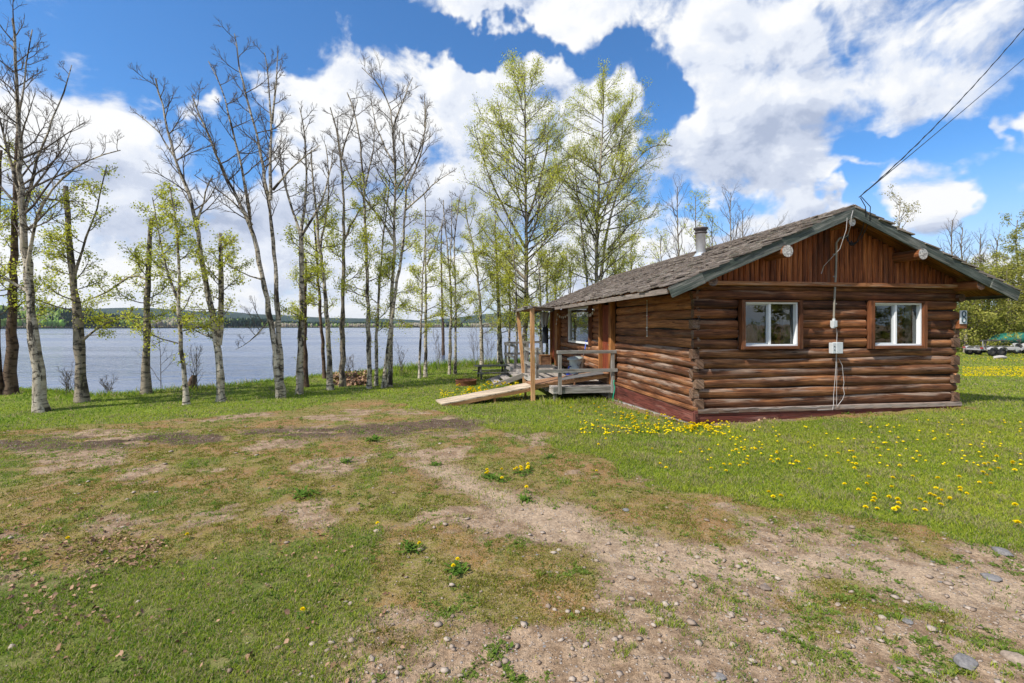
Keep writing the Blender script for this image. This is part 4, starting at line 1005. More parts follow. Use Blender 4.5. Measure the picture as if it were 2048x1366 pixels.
# ================================================================== TREES
class TreeB:
    """collects tubes for one tree and its leaf points"""
    def __init__(s, seed): s.rng = np.random.default_rng(seed); s.tr = MB(); s.br = MB(); s.lf = []; s.ls = []
    def leaves_at(s, p, n, spread, size):
        q = s.rng.normal(0, spread, (n, 3))+np.array(p); s.lf.append(q); s.ls.append(np.full(n, size)*s.rng.uniform(.6, 1.3, n))
    def branch(s, p, d, L, r, lvl, o):
        rng = s.rng; n = 7 if lvl == 0 else 5 if lvl == 1 else 4
        pts = [np.array(p, float)]; d = np.array(d, float); d /= np.linalg.norm(d); dirs = [d]
        step = L/(n-1); up = o['up']*(1, .55, .25, .2)[lvl]; wob = o['wob']
        for i in range(n-1):
            d = d+np.array((0, 0, up/(n-1)))+rng.normal(0, wob, 3)*(1 if lvl else .8); d /= np.linalg.norm(d)
            pts.append(pts[-1]+d*step); dirs.append(d)
        rr = r*(1-np.linspace(0, 1, n))**.75+max(.0022, r*.08)
        s.br.tube(pts, rr, 6 if lvl == 0 else 4 if lvl == 1 else 3, cap=False, smooth=lvl < 2)
        if lvl < o['lv']:
            k = int(o['kids'][lvl]*(.8+.4*rng.random())+.5)
            for j in range(k):
                u = .25+.7*(j+rng.random())/k; i = min(int(u*(n-1)), n-2); f = u*(n-1)-i
                q = pts[i]*(1-f)+pts[i+1]*f; dd = dirs[i]
                side = np.cross(dd, rng.normal(0, 1, 3)); side /= np.linalg.norm(side)+1e-9
                nd_ = dd*rng.uniform(.55, 1.0)+side*rng.uniform(.5, .95)*o.get('open', 1); nd_[2] += .12
                s.branch(q, nd_, L*(1-.55*u)*rng.uniform(*o['ratio']), r*(1-u*.6)*.55, lvl+1, o)
        if o.get('leaf') and (lvl >= o.get('ll', 1)):
            zc = o.get('zmax', 1e9)
            dens = o['leaf']*(.35 if lvl == 0 else 1)
            m = rng.poisson(dens*L)
            for _ in range(m):
                i = rng.integers(0, n-1); f = rng.random(); q = pts[i]*(1-f)+pts[i+1]*f
                if q[2] < zc*(1+.06*rng.normal()) and q[2] > o.get('zmin', -9): s.leaves_at(q, int(rng.integers(2, 5)), o.get('ls', .05), o.get('lsize', .05))
    def stem(s, pts, r0, r1, o, f0=.3, nb=20, blen=(1.5, .5), seglen=.35, bang=.6, lens=None):
        rng = s.rng; P = np.array(pts, float)
        al = np.concatenate([[0], np.cumsum(np.linalg.norm(np.diff(P, axis=0), axis=1))]); L = al[-1]
        n = max(6, int(L/seglen)); u = np.linspace(0, 1, n); Q = np.stack([np.interp(u*L, al, P[:, k]) for k in range(3)], 1)
        for _ in range(3): Q[1:-1] = .25*Q[:-2]+.5*Q[1:-1]+.25*Q[2:]
        Q[1:] += rng.normal(0, .012, (n-1, 3))*np.array((1, 1, .2))
        rr = (r0+(r1-r0)*u**.7)*(1+.07*rng.normal(0, 1, n))
        if abs(P[0][2]-o.get('gz', -99)) < .3: rr[0] *= 1.35; rr[1] *= 1.1
        s.tr.tube([tuple(q) for q in Q], rr, 10 if r0 > .06 else 7, cap=True)
        for j in range(nb):
            w = f0+(1-f0)*(j+rng.random())/nb; w = min(w, .985)
            q = np.array([np.interp(w, u, Q[:, k]) for k in range(3)]); a = rng.random()*2*math.pi
            h = (w-f0)/(1-f0); bl = (1.0 if o.get('leaf') else 1.3)*(lens(h) if lens else blen[0]*(1-h)+blen[1]*h)*rng.uniform(.55, 1.2)
            rad_here = np.interp(w, u, rr)
            out = np.array((math.cos(a), math.sin(a)*.8, rng.uniform(*o.get('rise', (.2, .9)))*bang/.6))
            s.branch(q, out, bl, min(rad_here*.5, .006+bl*.0095), 0, o)
        if o.get('sprout'):
            for _ in range(int(o['sprout']*L)):
                w = rng.uniform(o.get('s0', .15), o.get('s1', .9)); q = np.array([np.interp(w, u, Q[:, k]) for k in range(3)])
                if q[2] < o.get('zmax', 1e9): s.leaves_at(q, int(rng.integers(4, 11)), .10, o.get('lsize', .05))
        return Q
    def finish(s, name, base, label, cat, bark, branchmat, leafmat, group=None):
        t = empty(name, base, 0, label=label, cat=cat, group=group)
        bx = np.array(base)
        for mb in (s.tr, s.br): mb.v = [(v[0]-bx[0], v[1]-bx[1], v[2]-bx[2]) for v in mb.v]
        s.tr.build('trunk', M[bark], t)
        if s.br.v: s.br.build('branches', M[branchmat], t)
        if s.lf:
            P = np.concatenate(s.lf)-bx; S = np.concatenate(s.ls); n = len(P); rng = s.rng
            a = rng.normal(0, 1, (n, 3)); a /= np.linalg.norm(a, axis=1)[:, None]
            b = np.cross(a, rng.normal(0, 1, (n, 3))); b /= np.linalg.norm(b, axis=1)[:, None]; c = np.cross(a, b)*.18
            V = np.stack([P-a*S[:, None]*.5, P+b*S[:, None]*.36+c*S[:, None], P+a*S[:, None]*.55, P-b*S[:, None]*.36+c*S[:, None]], 1).reshape(-1, 3)
            F_ = np.arange(n*4).reshape(n, 4); h = np.repeat(rng.random(n), 4)
            np_mesh('leaves', V, F_, M[leafmat], {'wthr': ('FLOAT', h)}, t)
        return t
def tp(px, py, Y): return ((px-CX)/F*Y, Y, CAMH+(HY-py)/F*Y)
BARE = dict(lv=2, kids=(7, 5, 0), ratio=(.36, .66), up=.62, wob=.13, rise=(.25, 1.0))
SPRING = dict(lv=2, kids=(7, 5, 0), ratio=(.38, .6), up=.45, wob=.15, leaf=12, ll=0, ls=.075, lsize=.052, rise=(.0, .75))
def near_tree(seed, base, stems, label, bark='bark', bmat='bark_bran', leaf='leaf', group='trees along the lake bank', name='birch_tree', Yd=None):
    X, Y, Z = ground_px(*base) if Yd is None else ((base[0]-CX)/F*Yd, Yd, None)
    if Z is None: Z = gz1(X, Y)
    T = TreeB(seed); zz = Z
    for st in stems:
        pts = st['p']; P = [tp(a, b, Y+dy) for (a, b), dy in zip(pts, st.get('dy', [0]*len(pts)))]
        if st.get('g', False): P[0] = (X, Y, Z-.12)
        o = dict(st['o']); o['gz'] = Z-.12
        if 'ztop' in st: o['zmax'] = CAMH+(HY-st['ztop'])/F*Y
        kw = {k: st[k] for k in ('f0', 'nb', 'blen', 'bang', 'lens') if k in st}
        T.stem(P, st['r'][0]*.9/F*Y/2, st['r'][1]*.85/F*Y/2, o, **kw)
        for (a, b, wpx) in st.get('limbs', []):   # hand-placed limbs: a polyline of pixels
            pass
    return T.finish(name, (X, Y, Z), label, name.split('_')[-1], bark, bmat, leaf, group)
def S(p, r, o, **k): return dict(p=p, r=r, o=o, **k)
def mk(o, **k): d = dict(o); d.update(k); return d
B1 = mk(BARE, leaf=0)
LB = mk(SPRING)     # leafy branches
# ---- the row along the bank, left to right
near_tree(101, (85, 822), [
    S([(85, 822), (73, 720), (60, 586), (48, 470), (42, 400), (38, 265), (34, 180), (30, 100), (28, 38)], (26, 4), B1, g=True, f0=.42, nb=26, blen=(1.7, .6)),
    S([(57, 560), (52, 500), (75, 440), (90, 380), (140, 340), (185, 310), (240, 300)], (9, 2), B1, f0=.2, nb=10, blen=(.7, .5), dy=[0, -.1, -.3, -.4, -.4, -.5, -.5]),
    S([(46, 440), (70, 330), (100, 240), (130, 190), (143, 130)], (8, 2), B1, f0=.15, nb=9, blen=(.8, .4), dy=[0, .2, .4, .5, .6]),
    S([(60, 585), (30, 570), (-20, 540), (-60, 520)], (8, 2), LB, f0=.3, nb=6, blen=(.8, .4)),
    S([(42, 400), (20, 320), (2, 250), (-15, 170)], (8, 2), B1, f0=.15, nb=8, blen=(.8, .4)),
    S([(36, 230), (50, 160), (62, 95), (66, 60)], (5, 2), B1, f0=.2, nb=6, blen=(.6, .3))],
    'tall leaning birch with patchy white bark and bare crown, nearest tree on the left')
near_tree(102, (20, 788), [
    S([(20, 788), (22, 690), (25, 598), (27, 500), (30, 430), (35, 330), (36, 250)], (24, 7), mk(LB, zmin=.5), g=True, f0=.25, nb=16, blen=(1.4, .6), ztop=420)],
    'brown barked tree at the left edge, just behind the nearest birch', bark='bark_brown', name='poplar_tree')
near_tree(103, (-4, 790), [S([(-4, 790), (-6, 690), (-12, 590), (-8, 480), (-2, 380), (2, 300)], (18, 5), LB, g=True, f0=.3, nb=18, blen=(1.3, .6))],
    'dark trunk cut off by the left edge of the view', bark='bark_brown', name='poplar_tree')
near_tree(104, (164, 803), [
    S([(164, 803), (160, 740), (157, 661), (152, 600), (142, 535), (136, 460), (132, 400), (131, 372)], (25, 9), mk(LB, sprout=5, s0=.35), g=True, f0=.35, nb=15, blen=(1.0, .7)),
    S([(146, 560), (165, 500), (185, 440), (205, 380), (215, 330)], (7, 2), LB, f0=.1, nb=10, blen=(.8, .4)),
    S([(166, 680), (185, 660), (220, 640), (258, 632)], (6, 1.5), LB, f0=.1, nb=7, blen=(.55, .3))],
    'grey poplar with a snapped-off top and fresh green side shoots, right of the leaning birch', bark='bark_grey', name='poplar_tree')
near_tree(105, (292, 787), [
    S([(292, 787), (291, 710), (295, 630), (297, 540), (301, 441), (302, 436)], (19, 9), mk(LB, sprout=6, s0=.2), g=True, f0=.35, nb=14, blen=(.9, .7)),
    S([(295, 560), (280, 535), (262, 530), (245, 560), (225, 590), (160, 605)], (7, 2), LB, f0=.3, nb=7, blen=(.5, .3))],
    'straight poplar with a snapped flat top, leaves sprouting on its trunk', bark='bark_grey', name='poplar_tree')
near_tree(106, (373, 809), [
    S([(373, 809), (368, 740), (356, 630), (358, 570), (358, 500), (352, 430), (340, 375)], (13, 3), mk(LB, sprout=6, s0=.2), g=True, f0=.28, nb=20, blen=(1.1, .5)),
    S([(356, 600), (340, 560), (322, 500), (312, 440), (306, 395)], (6, 2), LB, f0=.2, nb=12, blen=(.7, .4))],
    'slim young poplar with fresh green leaves, between two broken-topped poplars')
near_tree(107, (443, 803), [
    S([(443, 803), (440, 740), (435, 686), (424, 620), (412, 580), (398, 480), (384, 403), (360, 345), (340, 283), (325, 215), (312, 157)], (19, 3), B1, g=True, f0=.55, nb=16, blen=(1.1, .5)),
    S([(437, 690), (443, 640), (444, 598), (442, 530), (441, 466)], (15, 7), mk(LB, sprout=5), f0=.1, nb=12, blen=(.9, .8)),
    S([(395, 440), (410, 390), (425, 350)], (6, 2), B1, f0=.2, nb=4, blen=(.5, .3)),
    S([(360, 345), (345, 300), (322, 262), (300, 240), (272, 225)], (5, 1.5), B1, f0=.2, nb=6, blen=(.5, .3)),
    S([(436, 680), (420, 668), (400, 672), (360, 640)], (5, 1.5), LB, f0=.2, nb=6, blen=(.5, .3))],
    'forked birch whose left stem leans far left and right stem is snapped short')
near_tree(108, (561, 796), [
    S([(561, 796), (556, 740), (548, 680), (536, 613), (520, 530), (502, 444), (480, 410), (460, 370), (435, 315), (408, 250), (384, 191)], (18, 3), B1, g=True, f0=.5, nb=16, blen=(1.2, .5)),
    S([(500, 440), (495, 400), (488, 350), (468, 275), (455, 220), (448, 180), (418, 123)], (8, 2), B1, f0=.15, nb=12, blen=(.9, .4)),
    S([(562, 780), (560, 700), (556, 613), (550, 530), (544, 444), (530, 360), (519, 287), (500, 220), (485, 163), (474, 110), (468, 67)], (14, 2.5), B1, f0=.45, nb=16, blen=(1.1, .5), dy=[.15]*11),
    S([(541, 400), (540, 340), (544, 247), (538, 180), (530, 106)], (9, 2), B1, f0=.15, nb=12, blen=(.8, .4), dy=[.15, .2, .3, .4, .4]),
    S([(544, 247), (552, 190), (556, 101)], (6, 2), B1, f0=.2, nb=7, blen=(.5, .3), dy=[.3, .3, .2]),
    S([(505, 450), (470, 400), (440, 380), (415, 370), (388, 350)], (5, 1.5), B1, f0=.2, nb=7, blen=(.6, .3), dy=[0, -.2, -.3, -.4, -.5]),
    S([(546, 380), (570, 350), (595, 320), (640, 290)], (6, 1.5), B1, f0=.2, nb=7, blen=(.6, .3), dy=[.15, 0, 0, -.1]),
    S([(538, 640), (520, 660), (500, 690), (470, 700)], (4, 1), B1, f0=.1, nb=6, blen=(.6, .3)),
    S([(528, 560), (490, 560), (450, 520), (400, 500)], (4, 1.2), LB, f0=.3, nb=7, blen=(.6, .4))],
    'tallest bare birch, splitting near the ground into three long stems')
near_tree(109, (598, 788), [
    S([(598, 788), (601, 700), (604, 613), (603, 540), (602, 472)], (16, 9), mk(LB, sprout=1), g=True, f0=.4, nb=8, blen=(.9, .7)),
    S([(602, 474), (588, 430), (575, 388), (568, 365), (556, 320), (560, 280)], (7, 2), B1, f0=.1, nb=8, blen=(.6, .4)),
    S([(602, 474), (608, 430), (612, 388), (613, 330), (612, 275), (606, 241), (598, 215)], (8, 2), B1, f0=.15, nb=12, blen=(.7, .4)),
    S([(604, 470), (622, 440), (643, 410), (656, 370), (666, 320), (664, 300)], (7, 2), B1, f0=.1, nb=10, blen=(.6, .4))],
    'birch ending in a three-pronged bare fork, right of the tallest birch')
near_tree(110, (613, 774), [S([(613, 774), (611, 730), (609, 687), (611, 600), (612, 520)], (12, 5), mk(LB, sprout=1), g=True, f0=.5, nb=6, blen=(.8, .5))],
    'brown dead looking trunk half hidden behind the fork-topped birch', bark='bark_brown', name='poplar_tree')
near_tree(111, (661, 780), [
    S([(661, 780), (658, 700), (654, 613), (648, 560), (643, 529), (636, 470), (632, 416), (625, 360), (622, 300)], (14, 3), mk(LB, sprout=5), g=True, f0=.35, nb=20, blen=(1.1, .6), ztop=400),
    S([(640, 500), (655, 420), (660, 350), (652, 290)], (6, 2), B1, f0=.15, nb=9, blen=(.6, .4))],
    'slightly left-leaning birch with leafy lower branches, in front of a brown trunk')
near_tree(112, (650, 757), [S([(650, 757), (646, 700), (640, 613), (634, 520), (628, 440)], (9, 4), LB, g=True, f0=.4, nb=10, blen=(1.0, .7))],
    'thin brown trunk standing just behind the slightly left-leaning birch', bark='bark_brown', name='poplar_tree')
near_tree(113, (684, 774), [
    S([(684, 774), (685, 700), (685, 613), (687, 530), (688, 444), (686, 370), (680, 303), (672, 250), (660, 215)], (14, 2.5), mk(LB, sprout=4), g=True, f0=.35, nb=20, blen=(1.1, .7), ztop=400),
    S([(688, 480), (700, 450), (722, 415)], (6, 3), LB, f0=.1, nb=5, blen=(.6, .4)),
    S([(682, 320), (694, 270), (706, 230), (716, 200)], (5, 1.5), B1, f0=.15, nb=9, blen=(.6, .4))],
    'upright grey birch right of the left-leaning leafy one, bare forked top', bark='bark_grey')
near_tree(114, (739, 777), [
    S([(739, 777), (738, 700), (736, 617), (734, 540), (731, 468), (729, 400), (727, 344), (718, 270), (709, 219), (694, 185)], (12, 2.5), mk(LB, sprout=5), g=True, f0=.3, nb=24, blen=(1.2, .7), ztop=370),
    S([(728, 380), (740, 330), (752, 290), (750, 240)], (5, 1.5), B1, f0=.15, nb=9, blen=(.6, .4))],
    'slim pale birch with green leaves low down, first of the central trio', )
near_tree(115, (752, 772), [S([(752, 772), (753, 700), (756, 617), (761, 540), (766, 468), (772, 430), (778, 399), (780, 350)], (9, 2.5), mk(LB, sprout=6), g=True, f0=.25, nb=22, blen=(1.1, .6))],
    'thin leafy young birch standing between the slim pale birch and the crossed pair')
near_tree(116, (768, 776), [
    S([(768, 776), (773, 720), (779, 667), (787, 610), (794, 568), (803, 510), (809, 468), (811, 400), (811, 319), (806, 270)], (11, 3), mk(LB, sprout=2), g=True, f0=.3, nb=18, blen=(1.0, .7), ztop=430),
    S([(811, 420), (838, 400), (860, 375), (880, 352), (903, 344)], (5, 1.5), B1, f0=.15, nb=8, blen=(.6, .3)),
    S([(811, 380), (826, 355), (840, 320), (852, 270), (850, 210)], (6, 1.5), B1, f0=.15, nb=12, blen=(.8, .4), dy=[0, .1, .3, .4, .4])],
    'right-leaning stem of the crossed pair of birches')
near_tree(117, (779, 773), [
    S([(779, 773), (781, 700), (784, 593), (787, 520), (789, 443), (790, 400), (791, 359), (788, 300), (786, 244), (780, 215), (774, 185), (750, 160), (724, 135)], (12, 2), mk(B1), g=True, f0=.45, nb=24, blen=(1.5, .6)),
    S([(788, 480), (760, 430), (730, 400), (700, 360), (680, 310), (675, 260)], (7, 1.5), B1, f0=.15, nb=12, blen=(.8, .4), dy=[0, -.1, -.2, -.4, -.5, -.6]),
    S([(790, 380), (815, 340), (833, 334), (845, 290), (858, 234), (850, 195)], (7, 1.5), B1, f0=.15, nb=12, blen=(.7, .4), dy=[0, -.1, -.2, -.3, -.4, -.6]),
    S([(786, 260), (800, 215), (812, 180), (826, 155)], (5, 1.5), B1, f0=.1, nb=9, blen=(.6, .3)),
    S([(790, 330), (765, 290), (748, 240), (742, 200)], (5, 1.5), B1, f0=.1, nb=9, blen=(.7, .3), dy=[0, .2, .4, .6])],
    'upright stem of the crossed pair, carrying a broad bare crown')
near_tree(118, (839, 757), [S([(839, 757), (841, 680), (843, 617), (846, 533), (850, 470)], (7, 2), LB, g=True, f0=.3, nb=16, blen=(1.2, .7))],
    'thin young birch with sparse leaves, left of a taller bare-topped one')
near_tree(119, (851, 754), [
    S([(851, 754), (852, 660), (852, 568), (851, 490), (851, 419), (850, 390)], (9, 2), mk(LB, sprout=4), g=True, f0=.3, nb=20, blen=(1.2, .7), ztop=520),
    S([(853, 530), (866, 500), (880, 470), (888, 430)], (5, 1.5), B1, f0=.1, nb=7, blen=(.6, .3))],
    'slender birch with bare forked top, above the start of the tall bank grass')
near_tree(120, (887, 729), [S([(887, 729), (886, 660), (884, 593), (883, 540), (882, 498), (884, 450)], (9, 2), LB, g=True, f0=.3, nb=14, blen=(1.4, .7), ztop=520)],
    'pinkish brown trunk standing at the water edge behind the tall grass', bark='bark_brown', name='poplar_tree')
near_tree(121, (899, 749), [
    S([(899, 749), (901, 680), (903, 593), (898, 530), (893, 468), (888, 430), (886, 400)], (8, 2), mk(LB, sprout=5), g=True, f0=.25, nb=20, blen=(1.2, .7), ztop=500),
    S([(900, 540), (904, 470), (903, 400)], (4, 1.5), B1, f0=.1, nb=8, blen=(.7, .3))],
    'left one of the close white pair of birches behind the picnic table')
near_tree(122, (911, 749), [S([(911, 749), (911, 680), (911, 593), (910, 540), (908, 478), (916, 420), (920, 390)], (7, 2), mk(LB, sprout=5), g=True, f0=.25, nb=20, blen=(1.2, .7), ztop=520)],
    'right one of the close white pair of birches behind the picnic table')
near_tree(123, (964, 733), [S([(964, 733), (963, 680), (961, 627), (957, 570), (954, 531), (943, 480), (932, 429), (930, 400)], (10, 2), mk(LB, sprout=4), g=True, f0=.2, nb=26, blen=(1.9, .9))],
    'leafy birch rising directly above the picnic table')
near_tree(124, (1001, 729), [S([(1001, 729), (999, 680), (998, 627), (996, 570), (994, 531), (991, 490), (990, 440)], (14, 4), mk(LB, sprout=4), g=True, f0=.22, nb=26, blen=(1.9, .9))],
    'thicker pink-grey birch standing just left of the deck railing', name='birch_tree')
for sd, px, w_, tops, lab in ((125, 1018, 6, (1026, 500), 'thin birch behind the left corner of the deck railing'), (126, 1032, 7, (1024, 470), 'thin birch seen between deck railing and first porch post'),
                              (127, 1080, 8, (1076, 520), 'pale birch seen between the two porch posts and the cloth'), (128, 1093, 8, (1100, 500), 'pale birch right behind the hanging cloth')):
    near_tree(sd, (px, 0), [S([(px, 735), (px+2, 640), (px, 560), tops], (w_, 2.5), mk(LB, sprout=4), g=True, f0=.25, nb=20, blen=(1.8, .9))], lab, Yd=21.5+sd % 3)
# ---- two big poplars in fresh leaf behind the porch and cabin
BIG = dict(lv=2, kids=(11, 5, 0), ratio=(.32, .55), up=.42, wob=.09, leaf=6.5, ll=0, ls=.11, lsize=.062, rise=(.20, .90), open=.9)
near_tree(131, (1048, 0), [
    S([(1048, 735), (1050, 660), (1052, 603), (1053, 482), (1051, 362), (1051, 270), (1050, 200), (1048, 144)], (15, 2), BIG, g=True, f0=.22, nb=66, lens=lambda h: 1.0+3.0*math.sin(math.pi*min(1, .12+.80*h))*(1.1-.5*h)),
    S([(1053, 500), (1020, 440), (985, 370), (960, 300), (948, 250)], (7, 1.5), BIG, f0=.2, nb=16, blen=(1.4, .6), dy=[0, -.4, -.8, -1, -1.2]),
    S([(1053, 560), (1015, 520), (985, 485), (950, 440)], (7, 1.5), BIG, f0=.2, nb=12, blen=(1.4, .6), dy=[0, .4, .8, 1]),
    S([(1052, 450), (1075, 380), (1095, 300), (1098, 220)], (7, 1.5), BIG, f0=.2, nb=16, blen=(1.4, .6), dy=[0, .3, .4, .5])],
    'big poplar in fresh leaf rising behind the porch, left of two', Yd=23.0, bark='bark_grey', bmat='bark_bran', name='poplar_tree', group='big leafy poplars behind the cabin')
near_tree(132, (1193, 0), [
    S([(1190, 720), (1192, 620), (1193, 545), (1194, 470), (1196, 410), (1200, 340), (1204, 289), (1206, 230), (1207, 178)], (15, 2), BIG, g=True, f0=.25, nb=66, lens=lambda h: 1.0+3.3*math.sin(math.pi*min(1, .12+.80*h))*(1.1-.5*h)),
    S([(1176, 720), (1175, 569), (1168, 500), (1160, 429), (1150, 350), (1148, 290)], (9, 2), BIG, f0=.35, nb=18, blen=(1.7, .7), dy=[.3, .3, .5, .6, .6, .6]),
    S([(1200, 560), (1215, 458), (1235, 380), (1270, 320), (1310, 285), (1345, 292)], (8, 1.5), BIG, f0=.3, nb=18, blen=(1.5, .6), dy=[0, -.2, -.4, -.5, -.6, -.8]),
    S([(1196, 420), (1225, 350), (1245, 270), (1248, 205)], (7, 1.5), BIG, f0=.2, nb=16, blen=(1.4, .6), dy=[0, .3, .6, .8]),
    S([(1215, 500), (1250, 460), (1285, 420), (1300, 400)], (6, 1.5), BIG, f0=.2, nb=10, blen=(1.2, .5))],
    'big poplar in fresh leaf rising behind the cabin roof, right of two', Yd=25.5, bark='bark', bmat='bark_bran', name='poplar_tree', group='big leafy poplars behind the cabin')
# ---- lesser trees behind the roof
FARB = mk(BARE, lv=2, kids=(4, 3, 0), rise=(.7, 1.5)); FARL = mk(SPRING, kids=(4, 3, 0), lsize=.085, ls=.09, leaf=4, rise=(.5, 1.3))
for sd, px, top, w_, o, Yd, lab in (
    (141, 1262, 490, 7, FARL, 30, 'thin leafy tree peeking over the roof beside the right big poplar'),
    (142, 1356, 372, 8, FARB, 31, 'bare tree rising over the roof just left of the chimney'),
    (143, 1392, 392, 7, FARL, 30, 'green tufted tree directly behind the chimney'),
    (144, 1425, 440, 7, FARL, 32, 'low leafy tree behind the roof just right of chimney'),
    (145, 1462, 385, 8, FARB, 31, 'wide bare tree behind the roof, second right of chimney'),
    (146, 1486, 420, 6, FARB, 33, 'small bare tree behind roof, third right of chimney'),
    (147, 1548, 455, 4, FARB, 34, 'tiny bare treetop showing above the middle of the roof'),
    (148, 1322, 470, 6, FARL, 33, 'low leafy tree behind roof between right poplar and chimney'),
    (149, 1230, 520, 6, FARL, 31, 'low leafy tree tucked under the right big poplar'),
    (150, 1140, 520, 6, FARL, 30, 'leafy sapling behind the roof between the two big poplars'),
    (151, 1110, 540, 7, FARL, 27, 'leafy tree behind the far roof end, right of porch')):
    near_tree(sd, (px, 0), [S([(px-3, 700), (px, 600), (px+2, 520), (px-2, top+45), (px, top)], (w_, 1.6), o, g=True, f0=.35, nb=24, blen=(2.4, 1.0))], lab, Yd=Yd, group='trees behind the cabin roof', bark='bark_grey', name='poplar_tree')
near_tree(155, (1800, 0), [S([(1800, 690), (1802, 560), (1798, 480), (1800, 395)], (7, 1.5), FARL, g=True, f0=.4, nb=22, blen=(2.2, .9))], 'thin half-leafed tree showing over the right slope of the roof', Yd=27, name='poplar_tree', group='trees behind the cabin roof', leaf='leaf_red')
# ---- wood at the right edge
DENS = mk(SPRING, kids=(6, 4, 0), leaf=5.5, ls=.13, lsize=.125, rise=(-.1, .9), up=.3)
for sd, px, top, w_, o, Yd, bl, lf, lab in (
    (161, 1905, 440, 8, FARB, 40, (2.4, 1.0), None, 'bare grey treetop just over the lower right roof edge'),
    (162, 1925, 455, 8, FARB, 41, (2.4, 1.0), None, 'twin-like bare grey tree right of the roof edge'),
    (163, 1962, 468, 7, FARB, 41, (2.3, 1.0), None, 'bare reddish grey tree in the middle of the right wood'),
    (164, 1995, 480, 7, FARB, 42, (2.2, 1.0), None, 'bare slender tree behind the leafy bush mass at right'),
    (165, 2035, 440, 8, DENS, 38, (2.8, 1.2), 1, 'tall leafy green tree at the right edge over the boat'),
    (166, 1932, 560, 9, DENS, 33, (3.2, 1.4), 1, 'low bushy green tree beside the cabin right corner'),
    (167, 1975, 545, 9, DENS, 35, (3.2, 1.4), 1, 'low bushy green tree behind the empty trailer'),
    (168, 2015, 530, 9, DENS, 34, (3.2, 1.4), 1, 'bushy green tree behind the trailer front end'),
    (169, 2065, 500, 9, DENS, 35, (3.4, 1.4), 1, 'bushy green tree behind the teal boat'),
    (170, 1895, 565, 8, DENS, 35, (3.0, 1.4), 1, 'bushy green tree mostly hidden by the cabin right corner'),
    (171, 1950, 520, 8, DENS, 42, (3.0, 1.4), 1, 'taller green tree in the second rank of the right wood'),
    (172, 2110, 470, 9, DENS, 37, (3.4, 1.4), 1, 'big leafy tree just outside the right edge')):
    near_tree(sd, (px, 0), [S([(px-4, 700), (px, 640), (px+4, 570), (px-3, top+40), (px, top)], (w_, 1.6), o, g=True, f0=.03 if lf else .3, nb=44 if lf else 26, blen=bl)], lab, Yd=Yd, group='trees of the wood right of the cabin', bark='bark_grey', name='poplar_tree', leaf='leaf_dense')
# ---- undergrowth mass of the right wood and behind the cabin, too tangled to count
def thicket(name, boxes, label, n, size, mat, seed):
    rng = np.random.default_rng(seed); P = []
    for (px0, px1, Y0, Y1, h) in boxes:
        m = n//len(boxes); px = rng.uniform(px0, px1, m); Y = rng.uniform(Y0, Y1, m); X = (px-CX)/F*Y
        hh = h*(.45+.75*fbm(X*.35, Y*.35, seed, 3)); z = gz(X, Y)+hh*rng.random(m)**.8
        keep = fbm(X*1.1+z*.9, Y*1.1+z*1.3, seed+3, 3) > .43
        P.append(np.stack([X, Y, z], 1)[keep])
    P = np.concatenate(P); n = len(P); Sz = size*rng.uniform(.6, 1.3, n)[:, None]
    a = rng.normal(0, 1, (n, 3)); a /= np.linalg.norm(a, axis=1)[:, None]; b = np.cross(a, rng.normal(0, 1, (n, 3))); b /= np.linalg.norm(b, axis=1)[:, None]
    V = np.stack([P-a*Sz*.5, P+b*Sz*.38, P+a*Sz*.5, P-b*Sz*.38], 1).reshape(-1, 3)
    o = np_mesh(name, V, np.arange(n*4).reshape(n, 4), M[mat], {'wthr': ('FLOAT', np.repeat(rng.random(n), 4))})
    return tag(o, label=label, cat='undergrowth', kind='stuff')
thicket('undergrowth', [(1840, 2200, 36, 44, 4.5)], 'tangled green undergrowth at the foot of the right wood', 30000, .15, 'leaf_dense', 5)

# behind the photographer: a few trees, seen only as reflections in the panes
for i, (x, y, lab) in enumerate(((22, -13, 'dense green tree far behind the viewpoint, leftmost of the four'), (30, -12, 'dense green tree far behind the viewpoint, second of the four'), (38, -13, 'dense green tree far behind the viewpoint, third of the four'), (47, -12, 'dense green tree far behind the viewpoint, rightmost of the four'))):
    T = TreeB(200+i); z = gz1(x, y); T.stem([(x, y, z-.1), (x+.1, y, z+3.5), (x, y, z+7.5)], .14, .03, mk(DENS, gz=z-.1, lsize=.22, leaf=5), f0=.03, nb=46, blen=(3.6, 1.4))
    T.finish('poplar_tree', (x, y, z), lab, 'tree', 'bark_grey', 'bark_bran', 'leaf_dense', 'trees behind the viewpoint')
# bare saplings and stump at the bank
for sd, px, py, h, lab in ((301, 322, 783, 160, 'leafless sapling at the bank right of the flat-topped poplar'), (302, 385, 779, 95, 'small leafless sapling beside the old stump'), (303, 948, 738, 100, 'leafless bush in front of water left of the birch above the table'),
                           (304, 975, 735, 110, 'leafless bush right of the birch above the picnic table'), (305, 872, 740, 80, 'thin leafless stems between the tall grass birches'), (306, 700, 768, 60, 'low leafless shrub by the brown leaf heap'), (307, 800, 752, 70, 'low leafless shrub right of the crossed birches'),
                           (308, 130, 792, 55, 'low twiggy shrub at the bank behind the nearest birch'), (309, 215, 789, 50, 'low twiggy shrub at the bank right of the snapped poplar')):
    X, Y, Z = ground_px(px, py); T = TreeB(sd); o = mk(BARE, lv=1, kids=(5, 0), rise=(.8, 2.0), gz=-99)
    for k in range(3 if h < 120 else 1):
        hh = h/F*Y*random.uniform(.7, 1.0); T.stem([(X+.08*k, Y, Z-.05), (X+.08*k+random.uniform(-.1, .1), Y, Z+hh*.5), (X+random.uniform(-.3, .3), Y, Z+hh)], .012, .004, o, f0=.15, nb=8, blen=(.45*h/80, .2))
    T.finish('bare_shrub', (X, Y, Z), lab, 'shrub', 'bark_bran', 'bark_bran', 'leaf', 'leafless shrubs on the bank')
